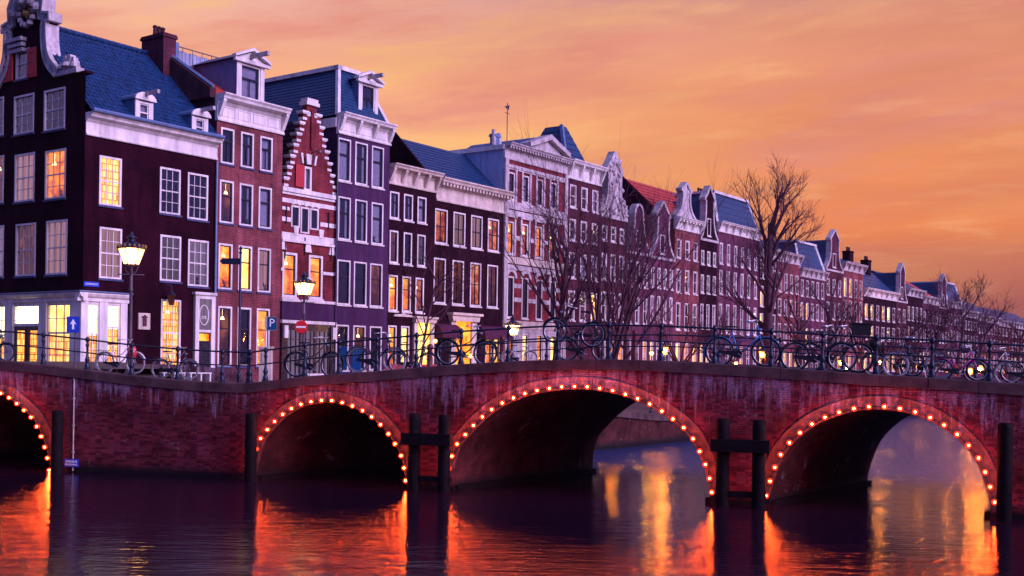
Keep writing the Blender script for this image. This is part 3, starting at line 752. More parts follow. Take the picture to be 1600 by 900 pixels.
class House:
    def __init__(s, label, px0, px1, mat, base=1.0, group='canal houses in the row behind the bridge', yref=400, name='canal_house', proj=0.0):
        s.t0 = ROW.tz(px0, yref)[0]; s.L = ROW.tz(px1, yref)[0] - s.t0; s.base = base; s.proj = proj
        s.pl = Plane(ROW.pt(0, 0, -proj).to_2d(), ROW.d) if proj else ROW
        s.root = thing(name, label, 'house', ROW.pt(s.t0, base, -proj), ROW.rz, group)
        s.mat = mat; s.holes = []; s.top = 0
    def l(s, px, py): t, z = s.pl.tz(px, py); return t - s.t0, z - s.base
    def z(s, py, px=None):
        if px is None: return s.pz0(py)
        return s.l(px, py)[1]
    def win(s, x, z, w, h, style='sash', room=None, **k):
        w, h = round(w, 2), round(h, 2); x, z = round(x, 3), round(z, 3)
        s.holes.append((x, x + w, z, z + h)); return put_window(s.root, None, x, z, w, h, style, room, **k)
    def row(s, xl, xr, xlast, n, yt, yb, style='sash', rooms=None, **k):
        ym = (yt + yb) / 2; x0 = s.l(xl, ym)[0]; w = s.l(xr, ym)[0] - x0; xe = s.l(xlast, ym)[0]
        zt, zb = s.l(xl, yt)[1], s.l(xl, yb)[1]
        for i in range(n):
            x = x0 + (xe - w - x0) * (i / (n - 1) if n > 1 else 0)
            r = rooms[i % len(rooms)] if rooms else None
            s.win(x, zb, w, zt - zb, style, r, **k)
    def wall(s, ztop, depth=9.0, sides=None, skirt=True):
        s.top = ztop; m = MB(); holed(m, 0, s.L, 0, ztop, [h for h in s.holes if h[3] <= ztop + .01])
        mi = 1 if sides else 0
        m.quad((0, depth, 0), (0, 0, 0), (0, 0, ztop), (0, depth, ztop), mi); m.quad((s.L, 0, 0), (s.L, depth, 0), (s.L, depth, ztop), (s.L, 0, ztop), mi)
        m.quad((s.L, depth, 0), (0, depth, 0), (0, depth, ztop), (s.L, depth, ztop), mi); m.quad((0, 0, ztop), (s.L, 0, ztop), (s.L, depth, ztop), (0, depth, ztop), mi)
        s.depth = depth
        return m.build('wall', [s.mat, sides] if sides else s.mat, s.root)
    def cornice(s, z1, hgt, proj=.42, mat='white', dent=0, x0=-.03, x1=None, panels=0, name='cornice', brackets=0):
        x1 = s.L + .03 if x1 is None else x1; z0 = z1 - hgt; h = hgt; m = MB()
        pr = [(.12, 0), (-.09, 0), (-.11, .05 * h), (-.07, .11 * h), (-.05, .13 * h), (-.05, .60 * h), (-.10, .64 * h), (-.14, .70 * h), (-.14, .75 * h), (-proj * .8, .80 * h), (-proj * .86, .88 * h), (-proj, .95 * h), (-proj, h), (.12, h)]
        m.prismx([(y, z0 + z) for y, z in pr], x0, x1)
        n = dent
        for i in range(n):
            x = x0 + (x1 - x0) * (i + .5) / n; w_ = (x1 - x0) / n * .26; m.box(x - w_, x + w_, -proj * .72, -.13, z0 + .66 * h, z0 + .795 * h)
        for i in range(brackets):
            x = x0 + .12 + (x1 - x0 - .24) * i / max(1, brackets - 1)
            m.prismx([(-.052, z0 + .10 * h), (-.16, z0 + .22 * h), (-proj * .75, z0 + .70 * h), (-proj * .75, z0 + .795 * h), (-.052, z0 + .795 * h)], x - .09, x + .09)
        for i in range(panels):
            a = x0 + .3 + (x1 - x0 - .4) * i / panels; b = a + (x1 - x0 - .4) / panels - .18; e = .03
            for bx in ((a, b, z0 + .2 * h, z0 + .2 * h + e), (a, b, z0 + .54 * h, z0 + .54 * h + e), (a, a + e, z0 + .2 * h + e, z0 + .54 * h), (b - e, b, z0 + .2 * h + e, z0 + .54 * h)): m.box(bx[0], bx[1], -.075, -.04, bx[2], bx[3])
        return m.build(name, mat, s.root, smooth=False)
    def band(s, z, hgt, mat='white', p=.05, x0=-.01, x1=None, name='string_course'):
        m = MB(); m.box(x0, s.L + .01 if x1 is None else x1, -p, .1, z, z + hgt); return m.build(name, mat, s.root)
    def roof_par(s, ze, zr, mat, y0=.1, rows=16, name='roof', xa=0, xb=None, yr=None):
        xb = s.L if xb is None else xb; yr = yr or s.depth / 2; m = MB()
        sheet(m, (xa, y0, ze), (xb, y0, ze), (xb, yr, zr), (xa, yr, zr), rows)
        m.add([(xa, y0, ze), (xb, y0, ze), (xb, yr, zr), (xa, yr, zr), (xa, 2 * yr - y0, ze), (xb, 2 * yr - y0, ze)], [(0, 3, 4), (1, 5, 2), (3, 2, 5, 4)])
        return m.build(name, mat, s.root)
    def roof_perp(s, ze, zr, mat, y0=.3, rows=14, xa=0, xb=None, depth=None, name='roof'):
        xb = s.L if xb is None else xb; xm = (xa + xb) / 2; d = depth or s.depth; m = MB()
        sheet(m, (xa, d, ze), (xa, y0, ze), (xm, y0, zr), (xm, d, zr), rows); sheet(m, (xb, y0, ze), (xb, d, ze), (xm, d, zr), (xm, y0, zr), rows)
        m.add([(xa, d, ze), (xb, d, ze), (xm, d, zr)], [(0, 1, 2)]); m.add([(xa, y0, ze), (xb, y0, ze), (xm, y0, zr)], [(0, 1, 2)])
        return m.build(name, mat, s.root)
    def mansard(s, z0, z1, inset=1.1, mat='slate', y0=.05, rim=True, rows=15):
        L, D = s.L, s.depth; m = MB(); i = inset
        A = [(0, y0), (L, y0), (L, D), (0, D)]; B = [(i, y0 + i), (L - i, y0 + i), (L - i, D - i), (i, D - i)]
        for k in range(4):
            a, b = A[k], A[(k + 1) % 4]; c, d = B[(k + 1) % 4], B[k]
            sheet(m, (*a, z0), (*b, z0), (*c, z1), (*d, z1), rows, lip=.022)
        m.quad(*[(*b, z1) for b in B]); o = m.build('mansard_roof', mat, s.root)
        if rim:
            r = MB()
            for k in range(4):
                a, b = B[k], B[(k + 1) % 4]
                r.box(min(a[0], b[0]) - .15, max(a[0], b[0]) + .15, min(a[1], b[1]) - .15, max(a[1], b[1]) + .15, z1 + .0 + k * .003, z1 + .22 + k * .003)
            for k in (0, 1):
                a, b = Vector((*A[k], z0)), Vector((*B[k], z1)); r.tube([a, b], .14, 4)
            r.build('hip_trim', 'white', s.root)
        return o
    def chimney(s, x, y, z0, z1, w=.9, d=.6, mat='brick_brown', pots=2):
        m = MB(); m.box(x, x + w, y, y + d, z0, z1); m.box(x - .06, x + w + .06, y - .06, y + d + .06, z1, z1 + .12); m.box(x - .03, x + w + .03, y - .03, y + d + .03, z1 + .12, z1 + .2)
        o = m.build('chimney', mat, s.root)
        for i in range(pots):
            p = MB(); p.lathe([(.11, 0), (.09, .35), (.12, .38), (.12, .45), (.05, .5)], n=8); p.build('chimney_pot', 'stucco_brown', o, loc=(x + w * (i + .6) / (pots + .2), y + d / 2, z1 + .19))
        return o
    def gable(s, out, z0, mat=None, trim='old_white', tw=.16, xc=None, th=.4, win=None, rooms=None, name='gable'):
        """out: right half of the outline as (dx, dz) from the centre line, bottom to top"""
        xc = s.L / 2 if xc is None else xc
        P = [(xc + x, z0 + z) for x, z in out]; Q = [(xc - x, z0 + z) for x, z in out]
        poly = P + Q[::-1]
        m = MB(); m.prism(poly, 0.0, th); m.build(name, mat or s.mat, s.root)
        if trim:
            for side in (P, Q):
                t = MB(); n = len(side)
                for i in range(n - 1):
                    a, b = Vector(side[i]), Vector(side[i + 1]); d = (b - a)
                    if d.length < 1e-3: continue
                    nn = Vector((-d.y, d.x)).normalized() * tw * (1 if side is P else -1); dd = d.normalized() * .03
                    a2, b2 = a - dd, b + dd; j = .004 * (i % 3)
                    t.prism([tuple(a2 - nn * .12), tuple(b2 - nn * .12), tuple(b2 + nn), tuple(a2 + nn)], -.09 - j, th + .06 + j)
                t.build('gable_trim', trim, s.root)
NECK = [(0, 0), ]
def neck(wb, wn, hb, hn, hp):
    """neck gable: broad shoulders, scrolls, narrow neck, pediment"""
    o = [(wb, 0), (wb, .25)]
    for i in range(7):
        u = i / 6; o.append((wn + (wb - .12 - wn) * (1 - u) ** 2.6, .25 + hb * u))
    o += [(wn, hb + hn), (wn + .22, hb + hn + .05), (wn + .22, hb + hn + .2), (wn * .55, hb + hn + .2 + hp * .55), (.12, hb + hn + .2 + hp), (0.001, hb + hn + .2 + hp)]
    return o
def bell(wb, wt, h):
    o = [(wb, 0), (wb, .15)]
    for i in range(9): u = i / 8; o.append((wt + (wb - wt) * (1 - u) ** 2.2 * (1 if u < .99 else 1), .15 + h * .72 * u))
    for i in range(1, 7): a = math.pi / 2 * i / 6; o.append((max(.001, wt * math.cos(a)), .15 + h * .72 + h * .28 * math.sin(a)))
    return o

# ------------------------------------------------------------------ corner house
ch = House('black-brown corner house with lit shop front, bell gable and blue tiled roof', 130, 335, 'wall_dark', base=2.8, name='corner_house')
CL = ch.L
GM = Matrix.Rotation(-math.pi / 2, 4, 'Z')
gh_ = []   # gable-side holes in face coordinates (x<0)
def grow(xl, xr, yt, yb, style='grid2', room=None, ch_=ch, **k):
    t0, _ = GAB.tz(xl, (yt + yb) / 2); t1, _ = GAB.tz(xr, (yt + yb) / 2); zt = GAB.tz(xl, yt)[1] - 2.8; zb = GAB.tz(xl, yb)[1] - 2.8
    w_, h_ = round(t1 - t0, 2), round(zt - zb, 2); x, z = round(t0, 3), round(zb, 3)
    gh_.append((x, x + w_, z, z + h_)); return put_window(ch.root, GM, x, z, w_, h_, style, room, **k)
for (xl, xr, yt, yb, r) in ((155, 190, 242, 319, 'lit_shelf'), (155, 190, 354, 434, 'lit_curtain'), (249.5, 282, 260, 332, 'room'), (293, 325, 268.5, 341, 'room'), (250, 282.5, 366, 438, 'lit_curtain_violet'), (293.5, 325.5, 373, 446, 'lit_curtain_violet')):
    ch.row(xl, xr, xr, 1, yt, yb, 'grid2', [r], sill='sill_blue', cur=False)
ch.row(251, 282, 282, 1, 467, 572, 'grid3', ['lit_shelf'], sill='sill_blue', cur=False)
for (xl, xr, yt, yb, r) in ((24, 55.5, 152, 212, 'curtain'), (71, 104, 143, 206, 'room'), (25, 56, 243, 317, 'lit_curtain'), (72.5, 105, 237, 312.5, 'lit_orange'), (26.5, 58, 351, 432, 'lit_dim'), (74, 107, 346, 430, 'lit_curtain')):
    grow(xl, xr, yt, yb, 'grid2', r, sill='sill_blue', cur=False)
dx_ = -(GAB.tz(88, 200)[0] - GAB.tz(40, 200)[0])
for (yt, yb, r) in ((157, 216, 'curtain'), (247, 320, 'lit_dim'), (355, 434, 'lit_curtain_violet')): grow(-18, 8, yt, yb, 'grid2', r, sill='sill_blue', cur=False)
grow(27, 48, 80, 126, 'white', 'curtain', sill='sill_blue', cur=False)
GW = 8.8; ze = ch.l(128, 174)[1]; zr = 18.6 - 2.8
m = MB(); holed(m, 0, CL, 0, ze - .3, ch.holes); GT = GAB.tz(110, 116)[1] - 2.8 - .1
lowh = [h for h in gh_ if h[3] < GT]
holed(m, -GW, 0, 0, GT, lowh, GM)
m.quad((CL, 0, 0), (CL, GW, 0), (CL, GW, ze), (CL, 0, ze)); m.quad((CL, GW, 0), (0, GW, 0), (0, GW, ze), (CL, GW, ze)); m.add([(CL, 0, ze), (CL, GW, ze), (CL, GW / 2, zr - .1)], [(0, 1, 2)])
m.build('wall', 'wall_dark', ch.root)
# gable with its white edging (face coordinates, centre at -4.4)
gc = -4.4
ol = [(4.4, 0), (4.4, .02)]
pts_px = [(96, 108), (88, 99), (82, 88), (79, 72), (78, 55), (78, 34)]
def gt(px, py): t, z = GAB.tz(px, py); return (t - gc, z - 2.8)
prof_ = [gt(*p) for p in pts_px]
zsh = gt(110, 116)[1]
out = [(4.4, GT), (4.4, zsh), (prof_[0][0] + .02, zsh)] + prof_[0:] + [(prof_[-1][0] + .25, prof_[-1][1] + .02), (prof_[-1][0] + .25, prof_[-1][1] + .3), (prof_[-1][0] - .3, prof_[-1][1] + .42), (1.35, prof_[-1][1] + 1.0), (.95, prof_[-1][1] + 1.65), (.5, prof_[-1][1] + 2.05), (0.001, prof_[-1][1] + 2.2)]
SMP = []
for i in range(len(prof_) - 1):
    q = [Vector(prof_[max(0, i - 1)]), Vector(prof_[i]), Vector(prof_[i + 1]), Vector(prof_[min(len(prof_) - 1, i + 2)])]
    for u in (0, .34, .67): SMP.append(tuple(.5 * ((2 * q[1]) + (q[2] - q[0]) * u + (2 * q[0] - 5 * q[1] + 4 * q[2] - q[3]) * u * u + (3 * q[1] - q[0] - 3 * q[2] + q[3]) * u ** 3)))
SMP.append(tuple(prof_[-1]))
top_hole = [h for h in gh_ if h[3] >= GT][0]
m = MB(); m.M = GM
# gable above GT in strips so the shuttered window stays open
def outline_x(z):
    best = 0
    for a, b in zip(out, out[1:]):
        if min(a[1], b[1]) <= z <= max(a[1], b[1]) and abs(b[1] - a[1]) > 1e-6: best = max(best, a[0] + (b[0] - a[0]) * (z - a[1]) / (b[1] - a[1]))
    return best
zs = sorted(set([GT, zsh - .001, zsh + .001, top_hole[2], top_hole[3]] + [GT + i * .22 for i in range(60) if GT + i * .22 < out[-1][1]] + [out[-1][1]]))
for a, b in zip(zs, zs[1:]):
    if a < GT: continue
    xa, xb = outline_x(a + 1e-4), outline_x(b - 1e-4); hole = top_hole[2] - 1e-4 <= a and b <= top_hole[3] + 1e-4
    segs = [(-1, top_hole[0] - gc), (top_hole[1] - gc, 1)] if hole else [(-1, 1)]
    for sg_ in segs:
        xl0 = -xa if sg_[0] == -1 else sg_[0]; xl1 = -xb if sg_[0] == -1 else sg_[0]; xr0 = xa if sg_[1] == 1 else sg_[1]; xr1 = xb if sg_[1] == 1 else sg_[1]
        m.add([(gc + xl0, 0, a), (gc + xr0, 0, a), (gc + xr1, 0, b), (gc + xl1, 0, b), (gc + xl0, .35, a), (gc + xr0, .35, a), (gc + xr1, .35, b), (gc + xl1, .35, b)], [(0, 1, 2, 3), (7, 6, 5, 4), (1, 5, 6, 2), (4, 0, 3, 7)])
m.build('gable', 'wall_dark', ch.root)
for sgn in (1, -1):
    t = MB(); t.M = GM; path = SMP + [(p[0], p[1]) for p in out[3 + len(prof_):]]
    V = [Vector(p) for p in path]; NN = []
    for i in range(len(V)):
        d = (V[min(i + 1, len(V) - 1)] - V[max(0, i - 1)]).normalized(); NN.append(Vector((d.y, -d.x)))
    for i in range(len(V) - 1):
        for (u0_, u1_, pr_, e_) in ((-.03, .40, .10, .42), (-.07, .06, .18, .46), (.30, .43, .14, .38)):
            q = [V[i] - NN[i] * u1_, V[i + 1] - NN[i + 1] * u1_, V[i + 1] - NN[i + 1] * u0_, V[i] - NN[i] * u0_]
            t.prism([(gc + sgn * v.x, v.y) for v in q], -pr_, e_)
    t.build('gable_trim', 'old_white', ch.root)
# shoulder slab, shell ornament
def shell(parent, M, r, mat='old_white'):
    t = MB(); t.M = M; n = 9
    for i in range(n):
        a0, a1 = math.pi * i / n, math.pi * (i + 1) / n; am = (a0 + a1) / 2
        t.prism([(0, 0), (r * math.cos(a0) * .93, r * 1.15 * math.sin(a0) * .93), (r * math.cos(am), r * 1.15 * math.sin(am)), (r * math.cos(a1) * .93, r * 1.15 * math.sin(a1) * .93)], -.10 - .05 * (i % 2), .12)
    t.lathe([(.05, -.1), (r * .42, -.02), (r * .36, .12), (.04, .2)], (0, -.12, r * .32), 10); 
    t.box(-r * 1.25, r * 1.25, -.2, .3, -.16, -.02); t.box(-r * 1.1, r * 1.1, -.15, .25, -.02, .08)
    for sx_ in (-1, 1): t.lathe([(.03, 0), (r * .27, .05), (r * .25, .22), (.03, .3)], (sx_ * r * .72, -.06, .08), 8)
    return t.build('shell_ornament', mat, parent)
for sgn in (1, -1):
    sh_x = gt(108, 110)[0] * sgn
    shell(ch.root, GM @ Matrix.Translation((gc + sh_x, .1, zsh + .14)), .62)
# crest on top: cartouche with gilt relief
t = MB(); t.M = GM; cz = gt(37, 25)[1]; cxg = gc + .12
for i in range(12):
    a = 2 * math.pi * i / 12; t.lathe([(.02, -.14), (.15, -.08), (.15, .08), (.02, .14)], (cxg + .55 * math.cos(a), -.12, cz + .55 * math.sin(a)), 8)
t.build('cartouche', 'old_white', ch.root)
t = MB(); t.M = GM
for (dx, dz, r) in ((-.12, .0, .16), (.08, -.05, .17), (.2, .12, .1), (-.22, .14, .09), (0, -.2, .08)): t.lathe([(.01, -r), (r * .8, -r * .5), (r, 0), (r * .8, r * .5), (.01, r)], (cxg + dx, -.10, cz + dz), 8)
t.build('gilt_relief', 'gold', ch.root)
t = MB(); t.M = GM; zc = gt(37, 3)[1]
for (dx, dz, r) in ((0, .0, .42), (.5, -.15, .3), (-.5, -.15, .3), (.9, -.5, .25), (-.9, -.5, .25), (0, .5, .3), (.3, .35, .2), (-.3, .35, .2)): t.lathe([(.01, -r), (r * .8, -r * .6), (r, 0), (r * .75, r * .6), (.01, r)], (gc + dx, -.1, zc + dz), 9)
t.build('crest', 'old_white', ch.root)
# small hood moulding over the window, shutters
t = MB(); t.M = GM; hx, hz = gt(29, 65); hx += gc
for i in range(3): t.box(hx - .55 + i * .06, hx + .75 - i * .06, -.28 + i * .07, 0, hz - .22 * i - .1, hz - .22 * i + .06)
t.build('hood_mould', 'old_white', ch.root)
for a, b in (((11, 86), (23.5, 127)), ((48.5, 77), (60.5, 120))):
    x0, z1 = gt(*a); x1, z0 = gt(b[0], b[1]); t = MB(); t.M = GM; t.box(gc + x0, gc + x1, -.09, -.02, z0, z1)
    n = 3
    for i in range(n + 1): xx = gc + x0 + (x1 - x0) * i / n; t.box(xx - .02, xx + .02, -.11, -.085, z0, z1)
    for z_ in (z0 + .15, (z0 + z1) / 2, z1 - .2): t.box(gc + x0 + .02, gc + x1 - .02, -.115, -.088, z_, z_ + .07)
    t.build('shutter', 'red_shutter', ch.root)
# eaves cornice along the side
ch.cornice(ze, .95, .5, 'white', x0=.02, x1=CL + .05)
m = MB(); m.tube([(0.0, -.56, ze + .06), (CL, -.56, ze + .06)], .09, 8); m.build('gutter', 'lead', ch.root)
m = MB(); m.tube([(CL + .0, -.10, 0), (CL, -.10, ze - 1)], .055, 8); m.build('downpipe', 'lead', ch.root)
# tiled roof: three hundred loose pantiles and the rest as one
y1r, z1r = GW / 2, zr; e0 = Vector((0, -.35, ze + .02)); sl_v = Vector((0, y1r + .35, z1r - ze - .02)); SLn = sl_v.length; sl_v.normalize()
ROT = Matrix.Translation(e0) @ Matrix.Rotation(math.atan2(sl_v.z, sl_v.y), 4, 'X')
def tile_geo(mb, x, y, dz=0):
    w_, l_ = .235, .38; vs = []
    cs = [(0, .0), (.07, -.022), (.14, -.012), (.19, .030), (.235, .012)]
    for yy, lift in ((0, .035), (l_, .0)):
        for cx, cz_ in cs: vs.append((x + cx, y + yy, cz_ + .03 + lift + dz))
    for cx, cz_ in cs: vs.append((x + cx, y, cz_ + .005 + dz))
    fs = [(i, i + 1, i + 6, i + 5) for i in range(4)] + [(10 + i, 11 + i, i + 1, i) for i in range(4)]
    mb.add(vs, fs)
tm = MB(); tile_geo(tm, 0, 0); TILE = tm.mesh('roof_tile_blue'); nx, ny = int(CL / .225), int(SLn / .30); rest = MB(); rest.M = ROT
cand = [(i, j) for i in range(nx) for j in range(ny)]
cand.sort(key=lambda c: c[0] * .225 + abs(c[1] - ny / 2) * .02); nt_ = 0
for i, j in cand:
    x, y = .05 + i * .225, j * .30
    if nt_ < 300: link('roof_tile', TILE, ch.root, M=ROT @ Matrix.Translation((x, y, R.uniform(0, .008)))); nt_ += 1
    else: tile_geo(rest, x, y, R.uniform(0, .008))
rest.build('roof_tile_field', 'roof_tile_blue', ch.root, kind='stuff')
m = MB(); m.add([(.33, 0, ze), (CL, 0, ze), (CL, GW / 2, zr - .05), (.33, GW / 2, zr - .05), (.33, GW, ze), (CL, GW, ze)], [(0, 1, 2, 3), (3, 2, 5, 4), (1, 5, 2)]); m.build('roof', 'roof_tile_blue', ch.root)
m = MB(); k = 22
for i in range(k): x = i * CL / k; m.tube([(x, GW / 2, zr + .05), (x + CL / k - .02, GW / 2, zr + .065)], .12, 8)
m.build('ridge', 'roof_tile_blue', ch.root)
# dormers with hoist beams
def dormer(h, xl, xr, yt, yb, yface=-.22, room='curtain', tall=.32, beam=True):
    x0, z1 = h.l(xl, yt); x1, _ = h.l(xr, yt); _, z0 = h.l(xl, yb); w_ = x1 - x0; D_ = 2.6
    o = thing('dormer', 'x', 'x'); bpy.data.objects.remove(o)
    d = MB(); d.box(x0 - .12, x1 + .12, yface, yface + D_, max(z0 - .2, ze - .1), max(z0 - .02, ze - .05)); d.box(x0 - .13, x0, yface, yface + D_, z0, z1 + .1); d.box(x1, x1 + .13, yface, yface + D_, z0, z1 + .1)
    do = d.build('dormer', 'lead', h.root)
    a = MB(); n = 8; cx = (x0 + x1) / 2; rr_ = w_ / 2 + .2
    arc = [(cx + rr_ * math.cos(math.pi * i / n), z1 + .08 + tall * math.sin(math.pi * i / n)) for i in range(n + 1)]
    a.prism(arc, yface - .12, yface + D_); a.build('dormer_roof', 'lead', do)
    a = MB(); arc2 = [(cx + (rr_ + .03) * math.cos(math.pi * i / n), z1 + .05 + (tall + .03) * math.sin(math.pi * i / n)) for i in range(n + 1)]
    a.prism(arc2, yface - .2, yface - .1); a.box(x0 - .14, x0 - .003, yface - .08, yface - .005, z0 - .1, z1 + .05); a.box(x1 + .003, x1 + .14, yface - .08, yface - .005, z0 - .1, z1 + .05); a.build('dormer_face', 'white', do)
    if beam:
        a = MB(); a.box(cx - .07, cx + .07, yface - 1.05, yface + .5, z1 + .26, z1 + .42); a.build('hoist_beam', 'old_white', do)
    put_window(h.root, Matrix.Translation((0, yface - .06, 0)), x0, z0, round(w_, 2), round(z1 - z0, 2), 'white', room, sill=None, cur=False)
dormer(ch, 209.5, 229, 158, 193); dormer(ch, 297.5, 315, 183, 214)
# shop front round the corner
z_s = ch.l(130, 461)[1]; shb = .75; side_x1 = ch.l(195, 500)[0]; gab_x0 = -GW
sf = MB(); W_ = .18
def shop_face(mb, M, bays, x0, x1, zt):
    """pilasters, plinth, fascia round glazed bays given as (xa, xb, zbottom, ztop)"""
    old = mb.M; mb.M = M; xs = [x0] + [v for b in bays for v in b[:2]] + [x1]
    for i in range(0, len(xs), 2): mb.box(xs[i], xs[i + 1], -W_, .02, 0, zt)
    for xa, xb, zb, z2 in bays:
        mb.box(xa, xb, -W_ + .06, 0, z2, zt)
        if zb > 0: mb.box(xa, xb, -W_ + .05, 0, 0, zb)
    mb.M = old
zt = z_s - .25
bays_s = [(ch.l(134, 500)[0], ch.l(152, 500)[0], shb, zt - .1), (ch.l(165, 500)[0], ch.l(185, 500)[0], shb, zt - .1)]
G = lambda px, py=500: GAB.tz(px, py)[0]
bays_g = [(G(-40), G(-14), shb, zt - .1), (G(-9), G(15), .35, zt - .1), (G(28), G(68), 0, zt - .1), (G(80), G(117), .2, zt - .1)]
shop_face(sf, None, bays_s, .0 - W_, side_x1, zt); shop_face(sf, GM, bays_g, gab_x0, .0, zt)
sf.build('shop_front', 'white', ch.root)
fa = MB(); fa.prismx([(.0, 0), (-.20, 0), (-.20, .14), (-.30, .2), (-.36, .3), (-.36, .36), (0, .42)], -.36, side_x1 + .08); fa.M = GM
fa.prismx([(-.001, .002), (-.202, .002), (-.202, .142), (-.302, .202), (-.362, .302), (-.362, .362), (-.001, .42)], gab_x0, .362); fo = fa.build('fascia', 'white', ch.root, loc=(0, 0, zt))
m = MB(); m.box(-.42, side_x1 + .12, -.42, 0, zt + .38, zt + .43); m.M = GM; m.box(gab_x0, -.0, -.421, 0, zt + .381, zt + .431); m.build('fascia_lead', 'lead', ch.root)
def shop_win(M, b, top, low, split):
    xa, xb, zb, z2 = b; w_, h_ = xb - xa, z2 - zb; T = (M or Matrix()) @ Matrix.Translation((xa, -.10, zb))
    f = MB(); s_ = split * h_
    f.box(0, .06, 0, .1, 0, h_); f.box(w_ - .06, w_, 0, .1, 0, h_); f.box(.06, w_ - .06, 0, .1, h_ - .06, h_); f.box(.06, w_ - .06, 0, .1, 0, .06); f.box(.06, w_ - .06, 0, .1, s_ - .04, s_ + .04)
    nc = 3 if w_ > 1.2 else 2
    for i in range(1, nc): x = w_ * i / nc; f.box(x - .015, x + .015, .02, .08, .06, h_ - .06)
    for z_ in (s_ * .5, s_ + (h_ - s_) * .5): f.box(.06, w_ - .06, .021, .079, z_ - .014, z_ + .014)
    o = f.build('shop_window', 'white', ch.root, M=T)
    zz = [.06, s_ * .5, s_, s_ + (h_ - s_) * .5, h_ - .06]
    for i in range(nc):
        for a_, b_ in zip(zz, zz[1:]): p = MB(); p.quad((w_ * i / nc + .015, .05, a_ + .012), (w_ * (i + 1) / nc - .015, .05, a_ + .012), (w_ * (i + 1) / nc - .015, .05, b_ - .012), (w_ * i / nc + .015, .05, b_ - .012)); p.build('pane', 'glass', o)
    q = MB(); q.quad((-.02, .098, -.02), (w_ + .02, .098, -.02), (w_ + .02, .098, s_ * .96), (-.02, .098, s_ * .96)); q.build('interior', low, o)
    q = MB(); q.quad((-.02, .097, s_ * .96), (w_ + .02, .097, s_ * .96), (w_ + .02, .097, h_ + .02), (-.02, .097, h_ + .02)); q.build('interior', top, o)
shop_win(None, bays_s[0], 'lit_white', 'lit_shelf', .50); shop_win(None, bays_s[1], 'lit_white', 'lit_shelf', .62)
shop_win(GM, bays_g[0], 'lit_white', 'lit_yellow', .5); shop_win(GM, bays_g[1], 'lit_white', 'lit_yellow', .55); shop_win(GM, bays_g[3], 'lit_yellow', 'lit_shelf', .60)
xa, xb, _, z2 = bays_g[2]; zd = GAB.tz(40, 508)[1] - 2.8
f = MB(); f.box(xa, xb, -.13, -.02, zd - .06, zd + .06); f.box(xa, xa + .08, -.13, -.02, zd, z2); f.box(xb - .08, xb, -.13, -.02, zd, z2); f.box(xa, xb, -.13, -.02, z2 - .07, z2)
fo = f.build('fanlight', 'white', ch.root, M=GM)
q = MB(); q.quad((xa, -.03, zd), (xb, -.03, zd), (xb, -.03, z2), (xa, -.03, z2)); q.build('interior', 'lit_white', fo)
q = MB()
for i in range(4): cx = xa + .3 + i * (xb - xa - .6) / 3; q.tube([(cx + .26 * math.cos(a * math.pi / 8), -.075, (zd + z2) / 2 + .42 * math.sin(a * math.pi / 8)) for a in range(16)], .012, 4, closed=True)
q.build('tracery', 'lead', fo)
for i in range(2):
    a, b = xa + (xb - xa) * i / 2 + .02, xa + (xb - xa) * (i + 1) / 2 - .02; q = MB()
    q.box(a, a + .16, -.1, -.03, 0, zd - .06); q.box(b - .16, b, -.1, -.03, 0, zd - .06); q.box(a + .16, b - .16, -.1, -.03, 0, .7); q.box(a + .16, b - .16, -.1, -.03, zd - .25, zd - .06)
    for z_ in (1.1, 1.5): q.box(a + .16, b - .16, -.09, -.04, z_, z_ + .03)
    do_ = q.build('shop_door', 'dark_frame', ch.root, M=GM); p = MB(); p.quad((a + .16, -.045, .7), (b - .16, -.045, .7), (b - .16, -.045, zd - .2), (a + .16, -.045, zd - .2)); p.build('interior', 'lit_shelf', do_)
# house door on the side with oval fanlight
x0, _ = ch.l(302, 500); x1, _ = ch.l(334, 500); zt2 = ch.l(302, 456)[1]; x1 = min(x1, CL - .02)
f = MB(); f.box(x0, x0 + .22, -.16, .0, 0, zt2 - .3); f.box(x1 - .22, x1, -.16, 0, 0, zt2 - .3); f.box(x0, x1, -.16, 0, zt2 - .3, zt2 - .12); f.box(x0 - .1, x1 + .02, -.26, 0, zt2 - .12, zt2); zb2 = ch.l(306, 517)[1]; f.box(x0 + .22, x1 - .22, -.12, 0, zb2 - .06, zb2 + .06)
do_ = f.build('door_surround', 'white', ch.root); cx = (x0 + x1) / 2; q = MB(); q.box(x0 + .2, x1 - .2, -.05, -.01, 0, zb2 - .06); q.box(x0 + .3, x1 - .3, -.07, -.05, .2, .9); q.build('door', 'dark_frame', do_)
q = MB(); q.quad((x0 + .2, -.015, zb2), (x1 - .2, -.015, zb2), (x1 - .2, -.015, zt2 - .2), (x0 + .2, -.015, zt2 - .2)); q.build('interior', 'lit_curtain_violet', do_)
q = MB(); q.quad((x0 + .28, -.06, zb2 - .45), (x1 - .28, -.06, zb2 - .45), (x1 - .28, -.06, zb2 - .12), (x0 + .28, -.06, zb2 - .12)); q.build('door_light', 'lit_orange', do_)
zc = (zb2 + zt2 - .3) / 2; q = MB(); q.tube([(cx + .26 * math.cos(a * math.pi / 10), -.05, zc + .46 * math.sin(a * math.pi / 10)) for a in range(20)], .028, 6, closed=True); q.build('oval_ring', 'white', do_)
link('number', textmesh('173', .2, 'sign_white'), do_, loc=(cx, -.03, zc - .12))

